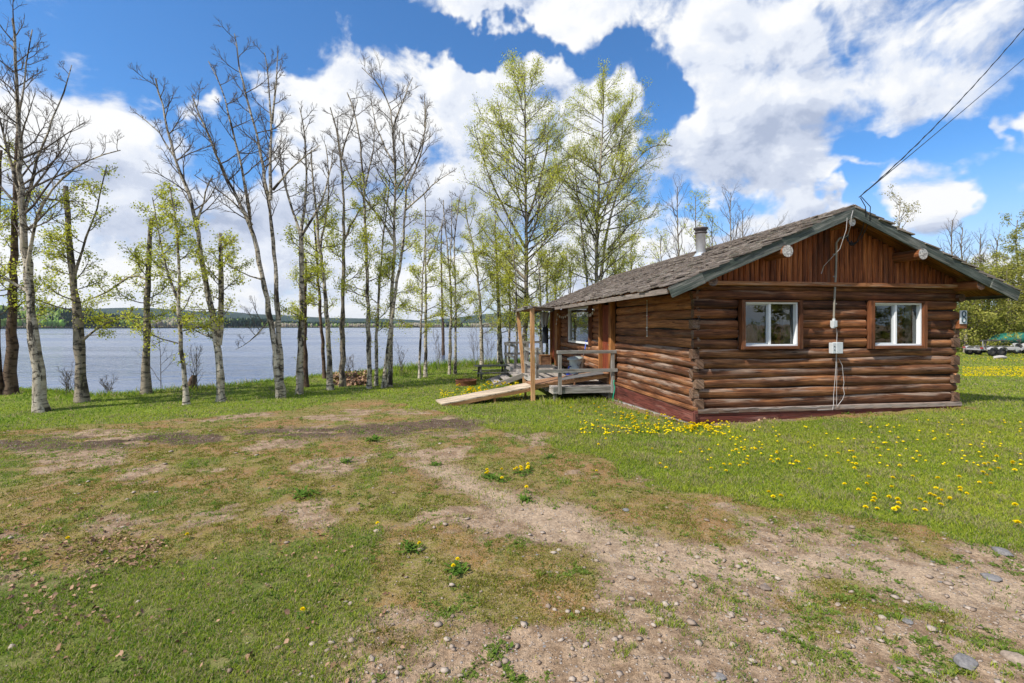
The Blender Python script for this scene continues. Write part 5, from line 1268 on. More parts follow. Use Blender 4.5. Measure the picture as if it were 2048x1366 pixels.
X, Y, Z = ground_px(384, 777); mb = MB(); mb.tube([(0, 0, -.1), (0, 0, .15), (.03, 0, .30), (.05, 0, .42)], [.14, .12, .10, .05], 12, mi=0, capmi=0); o = mb.build('stump', M['bark_brown'], None, (X, Y, Z)); tag(o, label='jagged dark stump standing on the bank edge', cat='stump')

# ================================================================== GROUND COVER
def in_house(x, y, m=0.0):
    s, t = to_local(x, y); a = (s > -.02-m) & (s < WL+.02+m) & (t > -.0-m) & (t < WD)
    return a | ((s > -1.95) & (s <= 0) & (t > 4.3) & (t < 12.2))
def blades(name, N, y0, y1, pw, hmul, seed, label, wmul=1.0, az=1.02):
    rng = np.random.default_rng(seed)
    u = rng.random(N); k = 1-pw   # pdf of depth ~ y**-pw
    Y = (y0**k+u*(y1**k-y0**k))**(1/k) if abs(k) > 1e-6 else y0*(y1/y0)**u
    hw = 1.15*Y+5.5; X = hw*rng.uniform(-1, 1, N); edge = 1-smooth(np.abs(X), hw-4.2, hw)
    gr, mo, dk, tr, lawn = masks(X, Y)
    cl = fbm(X*5, Y*5, 101, 3); var0 = fbm(X*1.3, Y*1.3, 105, 3)
    dens = np.clip(gr*1.05, 0, 1)*np.where(lawn > .5, 1, smooth(cl, .24, .44))
    cl2 = fbm(X*14, Y*14, 103, 2); dens = np.maximum(dens, .92*mo*smooth(cl, .30, .50)*(.35+.65*(cl2 > .45))); dens = np.maximum(dens, .55*smooth(cl2, .56, .68)*smooth(var0, .42, .58)*(1-.6*tr)*(1-.5*dk))
    sd = shore_d(X, Y); s, t = to_local(X, Y)
    dens = np.where(sd > .55, 0, dens)*edge; dens = np.where(in_house(X, Y), 0, dens)
    k_ = rng.random(N) < dens; X, Y, gr, mo, lawn, cl, sd = (a[k_] for a in (X, Y, gr, mo, lawn, cl, sd)); n = len(X)
    Z = gzf(X, Y)-.004; s, t = to_local(X, Y)
    var = fbm(X*.8, Y*.8, 111, 4); var2 = fbm(X*3.5, Y*3.5, 113, 3)
    h = (.020+.022*rng.random(n)+.03*smooth(var2, .5, .75)*rng.random(n))*hmul
    h *= np.where(lawn > .5, 1.1, np.where((mo > .4) & (gr < .45), .48, .72))
    bank = smooth(sd, -2.0, -.3)*smooth(X, -6.5, -5)*(1-smooth(X, 3, 5)); bank = np.maximum(bank, .35*smooth(sd, -1.0, -.2)*(X < 8))
    h = h*(1+7*bank*rng.random(n)**.7)
    h *= 1-.5*((t > -.3) & (t < 0) & (s > 0) & (s < WL)); h *= 1+1.6*(1-smooth(np.abs(t+.18), .05, .22))*(s > 0)*(s < WL)*smooth(fbm(s*2, t*0, 5, 2), .58, .75)      # ragged tufts at the cabin foot
    h *= 1+1.8*((s > -2.2) & (s < .2) & (t > 3.5) & (t < 4.3))
    wd = (.0017+.0016*rng.random(n)+.00042*np.maximum(Y-4, 0))*wmul
    az_ = rng.random(n)*2*math.pi; ln = h*rng.uniform(.2, 1.1, n); la = rng.random(n)*2*math.pi
    P = np.stack([X, Y, Z], 1); side = np.stack([np.cos(az_), np.sin(az_), az_*0], 1)*wd[:, None]
    mid = P+np.stack([np.cos(la)*ln*.35, np.sin(la)*ln*.35, h*.62], 1); tip = P+np.stack([np.cos(la)*ln, np.sin(la)*ln, h], 1)
    V = np.stack([P-side, P+side, mid+side*.8, mid-side*.8, tip], 1).reshape(-1, 3)
    i = np.arange(n)*5
    F_ = np.concatenate([np.stack([i, i+1, i+2], 1), np.stack([i, i+2, i+3], 1), np.stack([i+3, i+2, i+4], 1)])
    g1 = np.array((.175, .290, .032)); g2 = np.array((.480, .510, .060)); st = np.array((.50, .42, .22)); dk_ = np.array((.055, .125, .022)); ol = np.array((.22, .21, .035))
    lush_bank = smooth(sd, -5.5, -2.5)*(X < 2)        # lusher, darker turf under the trees
    f = np.clip(.25+.9*(var-.35)+.45*(rng.random(n)-.5)+.25*lawn-.35*lush_bank, 0, 1)[:, None]
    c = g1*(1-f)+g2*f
    a_ = (rng.random(n) < np.clip(.16*(1-lush_bank)+.35*smooth(var2, .50, .70)*lawn+.18*(lawn < .5), 0, .6))[:, None]; c = np.where(a_, st*rng.uniform(.7, 1.1, (n, 1)), c)
    a_ = (rng.random(n) < .12)[:, None]; c = np.where(a_, dk_*1.5, c)
    m_ = ((mo > .5) & (gr < .45) & (rng.random(n) < .7))[:, None]; c = np.where(m_, ol*rng.uniform(.7, 1.2, (n, 1)), c)
    c = c*rng.uniform(.8, 1.2, (n, 1))
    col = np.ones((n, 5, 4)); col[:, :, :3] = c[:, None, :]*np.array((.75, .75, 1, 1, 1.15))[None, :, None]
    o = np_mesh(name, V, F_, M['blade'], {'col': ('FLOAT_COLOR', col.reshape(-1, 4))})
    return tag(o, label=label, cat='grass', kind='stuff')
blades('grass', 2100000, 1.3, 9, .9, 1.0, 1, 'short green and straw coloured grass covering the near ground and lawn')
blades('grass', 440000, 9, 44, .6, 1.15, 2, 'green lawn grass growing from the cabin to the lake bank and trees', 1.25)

def scatter_px(n, regs, seed):
    rng = np.random.default_rng(seed); out = []
    wts = np.array([r[4] for r in regs], float); wts /= wts.sum()
    for i in range(n):
        r = regs[rng.choice(len(regs), p=wts)]
        out.append((rng.uniform(r[0], r[1]), rng.uniform(r[2], r[3])))
    return out
# small-leaved weeds on the bare ground: flat leaflets, stuff
def weeds(N, seed):
    rng = np.random.default_rng(seed); Y = 1.95*(14/1.95)**rng.random(N); X = Y*rng.uniform(-1.2, 1.15, N)
    gr, mo, dk, tr, lawn = masks(X, Y); c = fbm(X*2.2, Y*2.2, 121, 4); c2 = fbm(X*9, Y*9, 123, 2)
    k = (rng.random(N) < smooth(c, .44, .66)*smooth(c2, .48, .66)*(1-.7*lawn)*(1-.75*tr)*(1-.6*dk)) & ~in_house(X, Y) & (shore_d(X, Y) < -1)
    X, Y = X[k], Y[k]; n = len(X); m = 7
    cx = np.repeat(X, m)+rng.normal(0, .012, n*m); cy = np.repeat(Y, m)+rng.normal(0, .012, n*m); N2 = n*m
    a = rng.random(N2)*2*math.pi; L = rng.uniform(.006, .014, N2)*(1+.10*np.repeat(Y, m))*(1+np.repeat(rng.random(n) < .08, m)*.8); w_ = L*rng.uniform(.25, .45, N2); z = gzf(cx, cy)
    d = np.stack([np.cos(a), np.sin(a), rng.uniform(.15, .9, N2)], 1); sd = np.stack([-np.sin(a), np.cos(a), 0*a], 1)
    P = np.stack([cx, cy, z], 1)
    V = np.stack([P, P+d*L[:, None]*.55+sd*w_[:, None], P+d*L[:, None], P+d*L[:, None]*.55-sd*w_[:, None]], 1).reshape(-1, 3)
    f = rng.random((N2, 1)); col = np.array((.11, .20, .03))*(1-f)+np.array((.26, .31, .07))*f
    cc = np.ones((N2, 4, 4)); cc[:, :, :3] = col[:, None, :]
    o = np_mesh('weeds', V, np.arange(N2*4).reshape(N2, 4), M['blade'], {'col': ('FLOAT_COLOR', cc.reshape(-1, 4))}); tag(o, label='tiny broad-leaved weeds sprouting over the bare soil and moss', cat='weeds', kind='stuff')
weeds(90000, 9)
# gravel and dead leaves
def gravel(N, seed):
    rng = np.random.default_rng(seed); Y = 1.9*(10/1.9)**rng.random(N); X = Y*rng.uniform(-1.2, 1.15, N)
    gr, mo, dk, tr, lawn = masks(X, Y); dens = (1-gr)*(1-.55*mo)*(.35+.65*smooth(X*.6-Y+4.5, -1, 2))
    k = (rng.random(N) < dens) & ~in_house(X, Y); X, Y = X[k], Y[k]; n = len(X)
    r = rng.uniform(.0025, .007, n)*(1+2.2*(rng.random(n) < .07))*(1+.04*Y)
    base = np.array([(1, 0, 0), (0, 1, 0), (-1, 0, 0), (0, -1, 0), (0, 0, 1), (0, 0, -1), (.7, .7, .5), (-.7, .6, .5), (-.6, -.7, .5), (.7, -.6, .5)], float)
    hull = [(4, 6, 7), (4, 7, 8), (4, 8, 9), (4, 9, 6), (0, 1, 6), (1, 7, 6), (1, 2, 7), (2, 8, 7), (2, 3, 8), (3, 9, 8), (3, 0, 9), (0, 6, 9), (5, 1, 0), (5, 2, 1), (5, 3, 2), (5, 0, 3)]
    j = rng.uniform(.7, 1.3, (n, 10, 1)); sc = rng.uniform(.6, 1.4, (n, 1, 3))*np.array((1, 1, .55)); th = rng.random(n)*6.28
    q = base[None]*j*sc*r[:, None, None]; c_, s_ = np.cos(th)[:, None], np.sin(th)[:, None]
    V = np.stack([q[..., 0]*c_-q[..., 1]*s_, q[..., 0]*s_+q[..., 1]*c_, q[..., 2]], -1)+np.stack([X, Y, gzf(X, Y)+r*.25], 1)[:, None]
    F_ = (np.array(hull)[None]+np.arange(n)[:, None, None]*10).reshape(-1, 3)
    f = rng.random((n, 1)); col = np.array((.22, .155, .11))*(1-f)+np.array((.42, .34, .27))*f; cc = np.ones((n, 10, 4)); cc[:, :, :3] = col[:, None, :]
    o = np_mesh('gravel', V.reshape(-1, 3), F_, M['gravel'], {'col': ('FLOAT_COLOR', cc.reshape(-1, 4))}); tag(o, label='fine brown and grey gravel scattered over the bare driveway soil', cat='gravel', kind='stuff')
gravel(24000, 12)
def litter(regs, n, seed, size, label):
    rng = np.random.default_rng(seed); pts = scatter_px(n, regs, seed); P = []
    for (px, py) in pts:
        Y = 1767/(py-HY); P.append(((px-CX)/F*Y, Y))
    P = np.array(P)+rng.normal(0, .05, (n, 2)); X, Y = P[:, 0], P[:, 1]; z = gzf(X, Y)+rng.uniform(.004, .03, n)
    a = rng.random(n)*6.28; L = size*rng.uniform(.5, 1.3, n)
    d = np.stack([np.cos(a), np.sin(a), rng.uniform(-.3, .5, n)], 1)*L[:, None]; s_ = np.stack([-np.sin(a), np.cos(a), rng.uniform(-.6, .6, n)], 1)*L[:, None]*.4
    Pc = np.stack([X, Y, z], 1); up = np.array((0, 0, 1.))*L[:, None]*.18
    e = rng.uniform(-.5, .9, (n, 1)); V = np.stack([Pc-d*.5, Pc-d*.15+s_*rng.uniform(.5, 1, (n, 1))+up*e*2, Pc+d*.25+s_*rng.uniform(.2, .9, (n, 1))+up*2.2*e, Pc+d*.5+up*rng.uniform(0, 2, (n, 1)), Pc+d*.2-s_*rng.uniform(.2, .9, (n, 1))+up*(1-e)*2, Pc-d*.2-s_*rng.uniform(.4, 1, (n, 1))+up*2*(1-e), Pc+up*.1], 1).reshape(-1, 3)
    i0 = np.arange(n)[:, None]*7; Fl = np.concatenate([i0+np.array([6, k, (k+1) % 6]) for k in range(6)])
    f = rng.random((n, 1)); col = np.array((.13, .06, .035))*(1-f)+np.array((.42, .26, .16))*f; cc = np.ones((n, 7, 4)); cc[:, :, :3] = col[:, None, :]
    o = np_mesh('dead_leaves', V, Fl, M['litter'], {'col': ('FLOAT_COLOR', cc.reshape(-1, 4))}); tag(o, label=label, cat='leaf litter', kind='stuff')
litter([(0, 300, 1020, 1120, 3), (130, 330, 1080, 1140, 3), (0, 200, 1150, 1260, 2), (0, 800, 1100, 1366, 2.2), (520, 700, 1050, 1130, .6)], 800, 5, .030, 'curled brown dead leaves strewn over the lower left grass')
litter([(1600, 1740, 818, 832, 3), (1470, 1560, 830, 846, 1), (1560, 1900, 815, 835, .5)], 420, 6, .05, 'heap of reddish dead leaves against the cabin front wall')
litter([(665, 735, 742, 760, 3)], 700, 8, .13, 'heap of brown leaves and twigs on the lake bank')

# dandelions: one flower of each size, copied
def dandelion_mesh():
    mb = MB(); n = 18
    for ring, (r0, r1, z, up) in enumerate(((.004, .020, .052, .004), (.002, .015, .056, .007), (0, .009, .060, .008))):
        for k in range(n):
            a = (k+ring*.5)/n*2*math.pi; w_ = .0035
            c, s_ = math.cos(a), math.sin(a)
            mb.add([(r0*c, r0*s_, z-.003), (r1*.7*c-w_*s_, r1*.7*s_+w_*c, z), (r1*c, r1*s_, z+up), (r1*.7*c+w_*s_, r1*.7*s_-w_*c, z)], [(0, 1, 2, 3)], mi=0)
    mb.lathe([(.0, .046), (.005, .048), (.007, .053), (0, .054)], sides=8, mi=1)
    mb.tube([(0.004, 0, -.01), (.002, 0, .02), (0, 0, .05)], .0016, 5, mi=1)
    for k in range(7):
        a = k/7*6.28+.3; c, s_ = math.cos(a), math.sin(a); L = .05+.02*math.sin(k*3)
        mb.add([(0, 0, 0), (L*.55*c-.007*s_, L*.55*s_+.007*c, .016), (L*c, L*s_, .008), (L*.55*c+.007*s_, L*.55*s_-.007*c, .016)], [(0, 1, 2, 3)], mi=2)
    me = bpy.data.meshes.new('dandelion'); me.from_pydata(mb.v, [], mb.f); me.polygons.foreach_set('material_index', mb.m)
    me.materials.append(M['petal']); me.materials.append(M['stalk']); me.materials.append(M['leafgreen']); me.update(); return me
def flat_mat(name, col, tr=.3):
    m, t, b = newmat(name); nt = m.node_tree; nt.nodes.remove(b); out = nt.nodes['Material Output']
    n = t.noise(t.n('ShaderNodeNewGeometry').outputs['Position'], 3, 2); c = t.mix(1, col, t.ramp(n, [(.3, .8), (.7, 1.15)]), 'MULTIPLY')
    d = t.n('ShaderNodeBsdfDiffuse', {'Color': c}); tl = t.n('ShaderNodeBsdfTranslucent', {'Color': c}); t.set(out, 'Surface', t.n('ShaderNodeMixShader', {0: tr, 1: d, 2: tl})); return m
M['petal'] = flat_mat('dandelion_petal', (.92, .70, .010), .2); M['stalk'] = flat_mat('dandelion_stalk', (.20, .28, .06)); M['leafgreen'] = flat_mat('dandelion_leaf', (.10, .20, .03))
DM = dandelion_mesh()
FL = []   # (x, y, group, label)
def add_fl(n, regs, group, label, seed, scl=(1.0, 1.5)):
    for (px, py) in scatter_px(n, regs, seed):
        X, Y, Z = ground_px(px, py)
        if bool(in_house(np.array([X]), np.array([Y]), .03)[0]): continue
        FL.append((X, Y, gzf1(X, Y), group, label, random.uniform(*scl)))
add_fl(34, [(1690, 2048, 940, 1000, 4), (1850, 2048, 985, 1010, 1), (1720, 1900, 985, 1035, 2)], 'dandelions in the lower right lawn', 'yellow dandelion in the lower right lawn near the bare soil', 1, (.9, 1.2))
for (px, py) in ((1548, 1003), (1560, 1003), (1786, 1030), (1798, 1029), (1848, 1029), (2030, 1055), (2040, 1062), (2032, 1020), (1538, 995), (1748, 1016), (1902, 1013)):
    X, Y, Z = ground_px(px, py); FL.append((X, Y, gzf1(X, Y), 'dandelions in the lower right lawn', 'yellow dandelion in the lower right lawn near the bare soil', 1.15))
add_fl(46, [(1440, 2040, 890, 960, 3), (1400, 1560, 900, 940, 2), (1180, 1460, 880, 960, 1.5)], 'dandelions scattered over the front lawn', 'yellow dandelion scattered in the open lawn before the cabin', 2, (.9, 1.2))
add_fl(120, [(1170, 1460, 842, 868, 5), (1240, 1400, 828, 850, 2.5), (1130, 1330, 815, 850, 2), (1370, 1450, 852, 866, 2)], 'dandelions crowding the cabin corner', 'yellow dandelion crowded in the grass by the near cabin corner', 3, (1.0, 1.4))
add_fl(56, [(950, 1040, 766, 778, 5), (910, 990, 774, 790, 2), (930, 975, 782, 790, 3)], 'dandelions between fire ring and ramp', 'yellow dandelion in the bright patch between fire ring and ramp', 4, (1.5, 2.2))
add_fl(14, [(970, 1005, 948, 966, 3), (1030, 1062, 938, 956, 3), (1040, 1060, 980, 996, .6)], 'dandelions in clumps on the bare soil', 'yellow dandelion in a weed clump on the bare middle ground', 5, (1.0, 1.3))
for (px, py, lab) in ((374, 1083, 'lone yellow dandelion at the upper edge of the left grass patch'), (602, 1230, 'lone yellow dandelion low in the lower left grass patch'), (757, 1057, 'lone yellow dandelion on the mossy soil right of the left grass patch'), (908, 1143, 'upper yellow dandelion of the pair on the weedy soil, bottom centre'), (914, 1130, 'lower yellow dandelion of the pair on the weedy soil, bottom centre'), (842, 1098, 'yellow dandelion on a weed tuft just above the bottom centre pair'), (132, 1085, 'small yellow dandelion among dead leaves at far left')):
    X, Y, Z = ground_px(px, py); FL.append((X, Y, gzf1(X, Y), None, lab, .82))
for (X, Y, Z, gp, lab, sc) in FL:
    if gp and 'corner' in gp:
        s_, t_ = to_local(X, Y)
        if math.hypot(s_, t_) < .75: gp, lab = 'dandelions round the corner stake', 'yellow dandelion crowded round the stake at the near cabin corner'
        elif s_ < 0 and t_ > 0 and s_ > -.75: gp, lab = 'dandelions along the side wall', 'yellow dandelion growing along the red brown side wall skirting'
        elif s_ > 0: gp, lab = 'dandelions before the front wall end', 'yellow dandelion in front of the left end of the front wall'
    if gp and 'front lawn' in gp:
        if Y > 7.2: gp, lab = 'dandelions on the farther front lawn', 'small yellow dandelion on the front lawn nearer to the cabin'
    o = bpy.data.objects.new('dandelion', DM); C.objects.link(o); o.location = (X, Y, Z); o.rotation_euler = (random.uniform(-.25, .05), random.uniform(-.2, .2), random.random()*6.28); sc *= 1.2; o.scale = (sc, sc, sc*random.uniform(.7, 1.1))
    tag(o, label=lab, cat='flower', group=gp)
# the remaining far dandelions, past counting
def far_flowers(n, regs, seed):
    rng = np.random.default_rng(seed); P = []
    for (px, py) in scatter_px(n, regs, seed):
        Y = 1767/(py-HY)*.97; X = (px-CX)/F*Y; P.append((X, Y))
    P = np.array(P); s, t = to_local(P[:, 0], P[:, 1]); P = P[~((s > -2) & (s < WL+.1) & (t > 0) & (t < 12.2))]; n = len(P)
    z = gzf(P[:, 0], P[:, 1])+rng.uniform(.03, .06, n); k = 8; a = np.arange(k)/k*6.28; r = rng.uniform(.016, .026, n)
    V = np.stack([P[:, 0][:, None]+r[:, None]*np.cos(a), P[:, 1][:, None]+r[:, None]*np.sin(a), z[:, None]+0*a], -1); top = np.stack([P[:, 0], P[:, 1], z+.012], 1)[:, None]; bot = np.stack([P[:, 0], P[:, 1], z-.012], 1)[:, None]
    V = np.concatenate([V, top, bot], 1).reshape(-1, 3); i = np.arange(n)[:, None]*(k+2); j = np.arange(k)[None]
    F_ = np.concatenate([np.stack([i+j, i+(j+1) % k, i+k+0*j], -1).reshape(-1, 3), np.stack([i+(j+1) % k, i+j, i+k+1+0*j], -1).reshape(-1, 3)])
    o = np_mesh('dandelions', V, F_, M['petal']); tag(o, label='carpet of distant yellow dandelions too small to count in the lawn', cat='flowers', kind='stuff')
far_flowers(1900, [(1925, 2100, 704, 722, 1.5), (1925, 2100, 732, 752, 5), (1160, 1460, 835, 866, 1.3), (880, 1045, 765, 782, 1.2), (1400, 2048, 850, 930, .7)], 31)
# leafy dandelion clumps standing out on the bare soil
for i, (px, py, r_, lab) in enumerate(((870, 928, .10, 'green weed clump on bare soil, centre left of the two flowering clumps'), (1098, 916, .12, 'green dandelion clump on bare soil near the lawn edge'), (745, 880, .16, 'flat green weed clump in the mossy ground left of centre'), (610, 992, .15, 'spreading green weed patch left of centre'), (990, 958, .12, 'leafy clump with several yellow flowers, left of the flowering two'), (1052, 998, .11, 'pale green clump just below the right flowering clump'), (1640, 822, .10, 'yellow green seedling growing against the cabin front wall'),
        (1690, 828, .09, 'dark green weed beside the dead leaves at the cabin wall'), (1376, 838, .13, 'large dandelion clump at the near cabin corner stake'), (1520, 838, .09, 'tuft of green weed at the foot of the left front window'), (820, 1098, .10, 'bright weed tuft on bare soil below the centre'), (915, 1140, .10, 'leafy weed clump around the bottom centre flower pair'), (722, 860, .07, 'small green clump on the dirt below the ramp end, left'), (690, 925, .10, 'leafy clump on the moss below the dark soil band'))):
    X, Y, Z = ground_px(px, py); Z = gzf1(X, Y); rng = np.random.default_rng(400+i); n = 46; a = rng.random(n)*6.28; L = r_*rng.uniform(.5, 1.1, n); rise = rng.uniform(.15, 1.1, n)*(1.8 if i == 6 else 1)
    off = rng.normal(0, r_*.35, (n, 2)); P = np.stack([off[:, 0], off[:, 1], 0*a], 1); d = np.stack([np.cos(a), np.sin(a), rise], 1); d /= np.linalg.norm(d, axis=1)[:, None]; sd = np.stack([-np.sin(a), np.cos(a), 0*a], 1)
    w_ = (L*.11)[:, None]; Lc = L[:, None]; dn = np.array((0, 0, -1.))*Lc*.22
    V = np.stack([P, P+d*Lc*.35+sd*w_*.7, P+d*Lc*.75+sd*w_+dn*.3, P+d*Lc+dn, P+d*Lc*.75-sd*w_+dn*.3, P+d*Lc*.35-sd*w_*.7], 1).reshape(-1, 3)
    i0 = np.arange(n)[:, None]*6; F_ = np.concatenate([i0+np.array([0, 1, 5, 5]), i0+np.array([1, 2, 4, 5]), i0+np.array([2, 3, 4, 4])]); 
    Ft = np.concatenate([i0+np.array([0, 1, 5]), i0+np.array([1, 2, 4]), i0+np.array([1, 4, 5]), i0+np.array([2, 3, 4])])
    f = rng.random((n, 1)); col = np.array((.07, .16, .025))*(1-f)+np.array((.20, .30, .05))*f
    if i == 6: col = col*.4+np.array((.3, .3, .02))*.6
    cc = np.ones((n, 6, 4)); cc[:, :, :3] = col[:, None, :]
    o = np_mesh('weed_clump', V, Ft, M['blade'], {'col': ('FLOAT_COLOR', cc.reshape(-1, 4))}); o.location = (X, Y, Z); tag(o, label=lab, cat='weed', group='leafy weed clumps')

# stones one can point at
def stone_mesh(seed, flat=.55):
    rng = np.random.default_rng(seed); import bmesh
    bm = bmesh.new(); bmesh.ops.create_icosphere(bm, subdivisions=3, radius=1)
    ax = rng.uniform(.7, 1.25, 3)*np.array((1.15, .9, flat)); cuts = rng.normal(0, 1, (9, 3)); cuts /= np.linalg.norm(cuts, axis=1)[:, None]
    for v in bm.verts:
        p = np.array(v.co); 
        for c in cuts:
            d = p@c
            if d > .72: p = p-c*(d-.72)*.85
        p = p*ax*(1+.05*math.sin(p[0]*7+seed)*math.cos(p[1]*6)); v.co = p
    me = bpy.data.meshes.new('stone'); bm.to_mesh(me); bm.free()
    for p in me.polygons: p.use_smooth = True
    return me
stone_cols = [(.32, .245, .185), (.20, .185, .175), (.36, .295, .225), (.20, .15, .115)]
SM = []
for k in range(8):
    me = stone_mesh(k, (.55, .4, .7, .3)[k % 4]); c = stone_cols[k % 4]; nm = 'stone_surface_%s' % ('tan', 'grey', 'cream', 'brown')[k % 4]
    if nm not in bpy.data.materials: plain(nm, c, .85, 0, .25, 3)
    me.materials.append(bpy.data.materials[nm]); SM.append(me)
named = [(1195, 1222, 11, 0, 'rounded brown stone at the bottom centre of the driveway'), (1155, 1230, 9, 2, 'pale round stone left of the brown one, bottom centre'), (1530, 1172, 22, 3, 'broad flat grey stone in the middle of the driveway'), (1395, 1112, 9, 2, 'cream stone in the middle of the bare ground'), (1118, 1103, 8, 2, 'small cream stone left in the weedy soil'), (1676, 1205, 12, 0, 'tan stone right of the flat grey one'), (1620, 1203, 10, 2, 'cream stone between the flat grey and the tan stone'),
         (1813, 1246, 16, 1, 'grey angular stone on the right of the driveway'), (1765, 1240, 12, 2, 'cream angular stone left of the grey one at right'), (1440, 1358, 18, 1, 'blue grey flat stone cut by the bottom edge, centre'), (1930, 1330, 34, 5, 'large flat grey stone at the lower right corner'), (2035, 1325, 30, 4, 'large tan stone at the far lower right corner'), (1375, 1293, 9, 3, 'brown angular stone low in the driveway'), (1600, 1282, 10, 2, 'cream stone low in the right half of driveway'),
         (1252, 1020, 11, 1, 'pale flat stone on the track left of the lawn edge'), (2005, 1108, 24, 5, 'flat tan slab at the edge of the lawn, right'), (1980, 1150, 26, 1, 'half buried grey slab right of the bare strip'), (1440, 1143, 7, 6, 'small grey stone above the broad flat one'), (905, 1298, 9, 2, 'pale stone in the bare patch at bottom left of centre'), (925, 1300, 7, 0, 'smaller tan stone right beside the pale one at bottom'), (24, 1298, 14, 2, 'pale round stone in the grass at lower left corner'), (1090, 1295, 8, 1, 'small grey stone in the bottom centre gravel')]
def put_stone(px, py, rpx, k, lab, gp=None):
    X, Y, Z = ground_px(px, py); r = rpx/F*Y*.62; o = bpy.data.objects.new('stone', SM[k]); C.objects.link(o); o.location = (X, Y, gzf1(X, Y)+r*.12); o.scale = (r, r, r); o.rotation_euler = (0, 0, random.random()*6.28); tag(o, label=lab, cat='stone', group=gp)
for (px, py, rp, k, lab) in named: put_stone(px, py, rp, k, lab, 'larger stones on the driveway')
rs_ = random.Random(5)
for i in range(110):
    px, py = rs_.uniform(1030, 2048), rs_.uniform(1080, 1360)
    put_stone(px, py, rs_.uniform(3.0, 6.5), rs_.randrange(8), *(('small loose stone in the soil strip just below the lawn edge', 'small stones below the lawn edge') if py < 1180 else ('small loose stone in the driveway soil at the lower right', 'small loose driveway stones at lower right') if px > 1500 else ('small loose stone in the soil near the bottom centre', 'small loose driveway stones at bottom centre')))
X, Y, Z = ground_px(1999, 718); o = bpy.data.objects.new('boulder', stone_mesh(22, .5)); C.objects.link(o); o.data.materials.append(M['concrete']); o.location = (X, Y, gz1(X, Y)+.10); o.scale = (.42, .22, .36); tag(o, label='pale long boulder lying in the lawn before the trailer', cat='boulder')

# ================================================================== PICNIC TABLE, FIRE RING, TRAILER, BOAT
X, Y, Z = ground_px(962, 764)
tb = empty('picnic_table', (X+.35, Y+1.2, gz1(X+.35, Y+1.2)-.06), R(12), label='weathered mossy picnic table on the grass near the bank', cat='table')
def P_(name, fn, mat='table', parent=None, **k):
    m_ = MB(); fn(m_); return m_.build(name, M[mat], parent or tb, **k)
P_('tabletop', lambda m_: [m_.box((0, -.34+.17*k, .74), (1.75, .155, .038), axis=0) for k in range(5)])
P_('seat', lambda m_: [m_.box((0, -.82+.13*k, .44), (1.75, .12, .038), axis=0) for k in range(2)]); P_('seat', lambda m_: [m_.box((0, .69+.13*k, .44), (1.75, .12, .038), axis=0) for k in range(2)])
for sx in (-.62, .62):
    for sg in (-1, 1): P_('leg', lambda m_: m_.bar((sx, sg*.26, .72), (sx, sg*.66, -.02), .04, .09, up=(1, 0, 0)))
    P_('crossbar', lambda m_: m_.bar((sx+.045, -.85, .40), (sx+.045, .85, .40), .04, .09)); P_('crossbar', lambda m_: m_.bar((sx+.045, -.40, .70), (sx+.045, .40, .70), .04, .07))
tb.scale = (.78, .78, .78)
X, Y, Z = ground_px(932, 770)
fr = empty('fire_ring', (X, Y, gz1(X, Y)), 0, label='low rusty steel fire ring sunk in the grass', cat='fire ring')
P_('ring', lambda m_: m_.lathe([(.36, -.03), (.37, .16), (.385, .175), (.385, .19), (.355, .19), (.35, .17), (.345, -.03)], sides=32), 'rust', fr); P_('ash', lambda m_: m_.lathe([(.345, .02), (.2, .05), (0, .045)], sides=20), 'darkmetal', fr)
# log borders on the ground near the table
X, Y, Z = ground_px(1003, 748); m_ = MB(); m_.tube([(-.5, 0, .04), (0, .02, .045), (.5, 0, .04)], .05, 8); o = m_.build('fallen_log', M['bark_brown'], None, (X-.2, Y, Z)); tag(o, label='short fallen log lying by the picnic table', cat='log')
def wheel(par, x, y, r, w_, rim, name='wheel'):
    a = MB(); prof = [(r*.62, -w_/2), (r*.92, -w_/2), (r, -w_*.35), (r, w_*.35), (r*.92, w_/2), (r*.62, w_/2)]
    a.lathe(prof, sides=28); wo = a.build(name, M['rubber'], par); wo.location = (x, y, r); wo.rotation_euler = (R(90), 0, 0)
    b = MB(); b.lathe([(r*.62, -w_*.4), (r*.60, w_*.3), (r*.35, w_*.12), (r*.15, w_*.35), (0, w_*.36)], sides=24); b.lathe([(0, -w_*.3), (r*.62, -w_*.3)], sides=24)
    b.build('rim', M[rim], wo); return wo
tr = empty('boat_trailer', (0, 0, 0), R(-3), label='empty boat trailer with white guards and red lights on the lawn', cat='trailer')
X, Y, Z = ground_px(1952, 711); tr.location = (X, Y, Z)
P_('frame', lambda m_: [m_.bar((-.15, .55*s_, .42), (2.3, .55*s_, .46), .06, .10) for s_ in (-1, 1)]+[m_.bar((2.3, .55*s_, .46), (3.0, 0, .50), .06, .09) for s_ in (-1, 1)]+[m_.bar((x, -.6, .40), (x, .6, .40), .06, .08) for x in (-.1, .5, 1.3, 2.2)]+[m_.bar((2.9, 0, .50), (3.3, 0, .48), .07, .08)], 'paintwhite', tr)
P_('bunk', lambda m_: m_.bar((-.1, -.30, .56), (2.2, -.28, .60), .10, .06), 'table', tr); P_('bunk', lambda m_: m_.bar((-.1, .30, .56), (2.2, .28, .60), .10, .06), 'table', tr)
for x in (.28, .82):
    for y in (-.78, .78): wheel(tr, x, y, .26, .17, 'darkmetal')
for y in (-.80, .80):
    def fen(m_, y=y):
        for x in (.28, .82):
            pts = [(x+.31*math.cos(a), 0, .28+.31*math.sin(a)) for a in np.linspace(.15*math.pi, .85*math.pi, 9)]
            for p, q in zip(pts[:-1], pts[1:]): m_.bar((p[0], y, p[2]), (q[0], y, q[2]), .20, .012, up=(0, 0, 1))
    P_('mudguard', fen, 'paintwhite', tr)
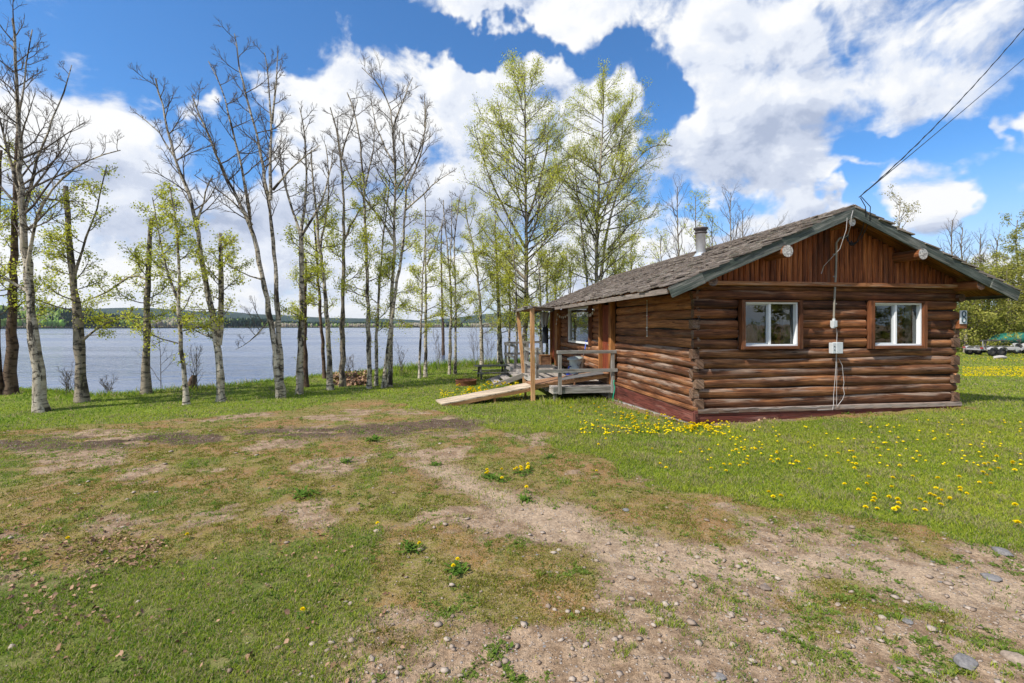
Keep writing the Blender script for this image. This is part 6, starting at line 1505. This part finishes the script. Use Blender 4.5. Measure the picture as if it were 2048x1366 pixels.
for y in (-.6, .6): P_('tail_light', lambda m_: m_.box((-.20, y, .50), (.05, .16, .09)), 'red', tr)
P_('guide_post', lambda m_: m_.tube([(-.12, -.62, .45), (-.16, -.62, .95)], .022, 8), 'paintwhite', tr); P_('guide_post', lambda m_: m_.tube([(1.75, -.62, .45), (1.75, -.62, .8)], .022, 8), 'paintwhite', tr)
P_('crossbeam', lambda m_: [m_.bar((-.25, -.60, .98), (1.3, -.55, 1.0), .05, .07), m_.bar((0.05, -.58, .45), (0.02, -.58, .98), .04, .04)], 'darkmetal', tr)
P_('winch_stand', lambda m_: [m_.bar((2.75, 0, .5), (2.6, 0, .95), .06, .06), m_.box((2.6, 0, .98), (.16, .14, .12))], 'darkmetal', tr)
bo = empty('covered_boat', (0, 0, 0), R(4), label='boat with sloping dark teal cover on a twin wheeled trailer, cut by right edge', cat='boat')
X, Y, Z = ground_px(2030, 708); bo.location = (X, Y+.9, Z)
def hull(m_):
    n = 16; vs = []; prof = [(-.95, .95, .0), (-.6, 1.05, .25), (-.2, 1.2, .55), (.3, 1.34, .75), (.9, 1.42, .88), (1.8, 1.42, .95), (3.5, 1.35, .95), (4.2, 1.30, .9)]
    for (x, zt, hw) in prof:
        zk = .62+.12*max(0, -x); hw = max(hw, .02)
        for (y, z) in ((-hw, zt-.12), (-hw*.9, zk+.2), (0, zk), (hw*.9, zk+.2), (hw, zt-.12), (hw*.5, zt), (0, zt+.03), (-hw*.5, zt)): vs.append((x, y, z))
    fs = [(i*8+j, i*8+(j+1) % 8, (i+1)*8+(j+1) % 8, (i+1)*8+j) for i in range(len(prof)-1) for j in range(8)]+[tuple(range(8)), tuple(reversed(range(56, 64)))]
    m_.add(vs, fs, smooth=True)
P_('hull', hull, 'tealpaint', bo)
P_('trailer_frame', lambda m_: [m_.bar((-1.2, .0, .45), (.2, s_*.6, .45), .08, .1) for s_ in (-1, 1)]+[m_.bar((.2, s_*.6, .45), (4, s_*.6, .45), .08, .1) for s_ in (-1, 1)]+[m_.bar((-.95, 0, .45), (-.95, 0, 1.0), .06, .06)], 'paintwhite', bo)
for x in (-.02, .72):
    for y in (-.95, .95): wheel(bo, x, y, .33, .2, 'galv')
def fen2(m_):
    for x in (-.02, .72):
        pts = [(x+.37*math.cos(a), 0, .36+.37*math.sin(a)) for a in np.linspace(.05*math.pi, .95*math.pi, 11)]
        for p, q in zip(pts[:-1], pts[1:]): m_.bar((p[0], -.95, p[2]), (q[0], -.95, q[2]), .24, .02, up=(0, 0, 1))
P_('mudguard', fen2, 'paintwhite', bo)

# ================================================================== HAZE over the lake country
HAZE = 1
if HAZE:
    hm = bpy.data.materials.new('haze'); hm.use_nodes = True; t = NT(hm.node_tree); hm.node_tree.nodes.remove(hm.node_tree.nodes['Principled BSDF'])
    pv = t.n('ShaderNodeVolumePrincipled', {'Color': (.78, .86, .97), 'Density': .00006, 'Anisotropy': .2})
    t.set(hm.node_tree.nodes['Material Output'], 'Volume', pv)
    mb = MB(); mb.box((0, 2500, 82), (15000, 10000, 176)); o = mb.build('haze', hm); tag(o, label='thin blue haze over the lake and far hills', cat='haze', kind='stuff')
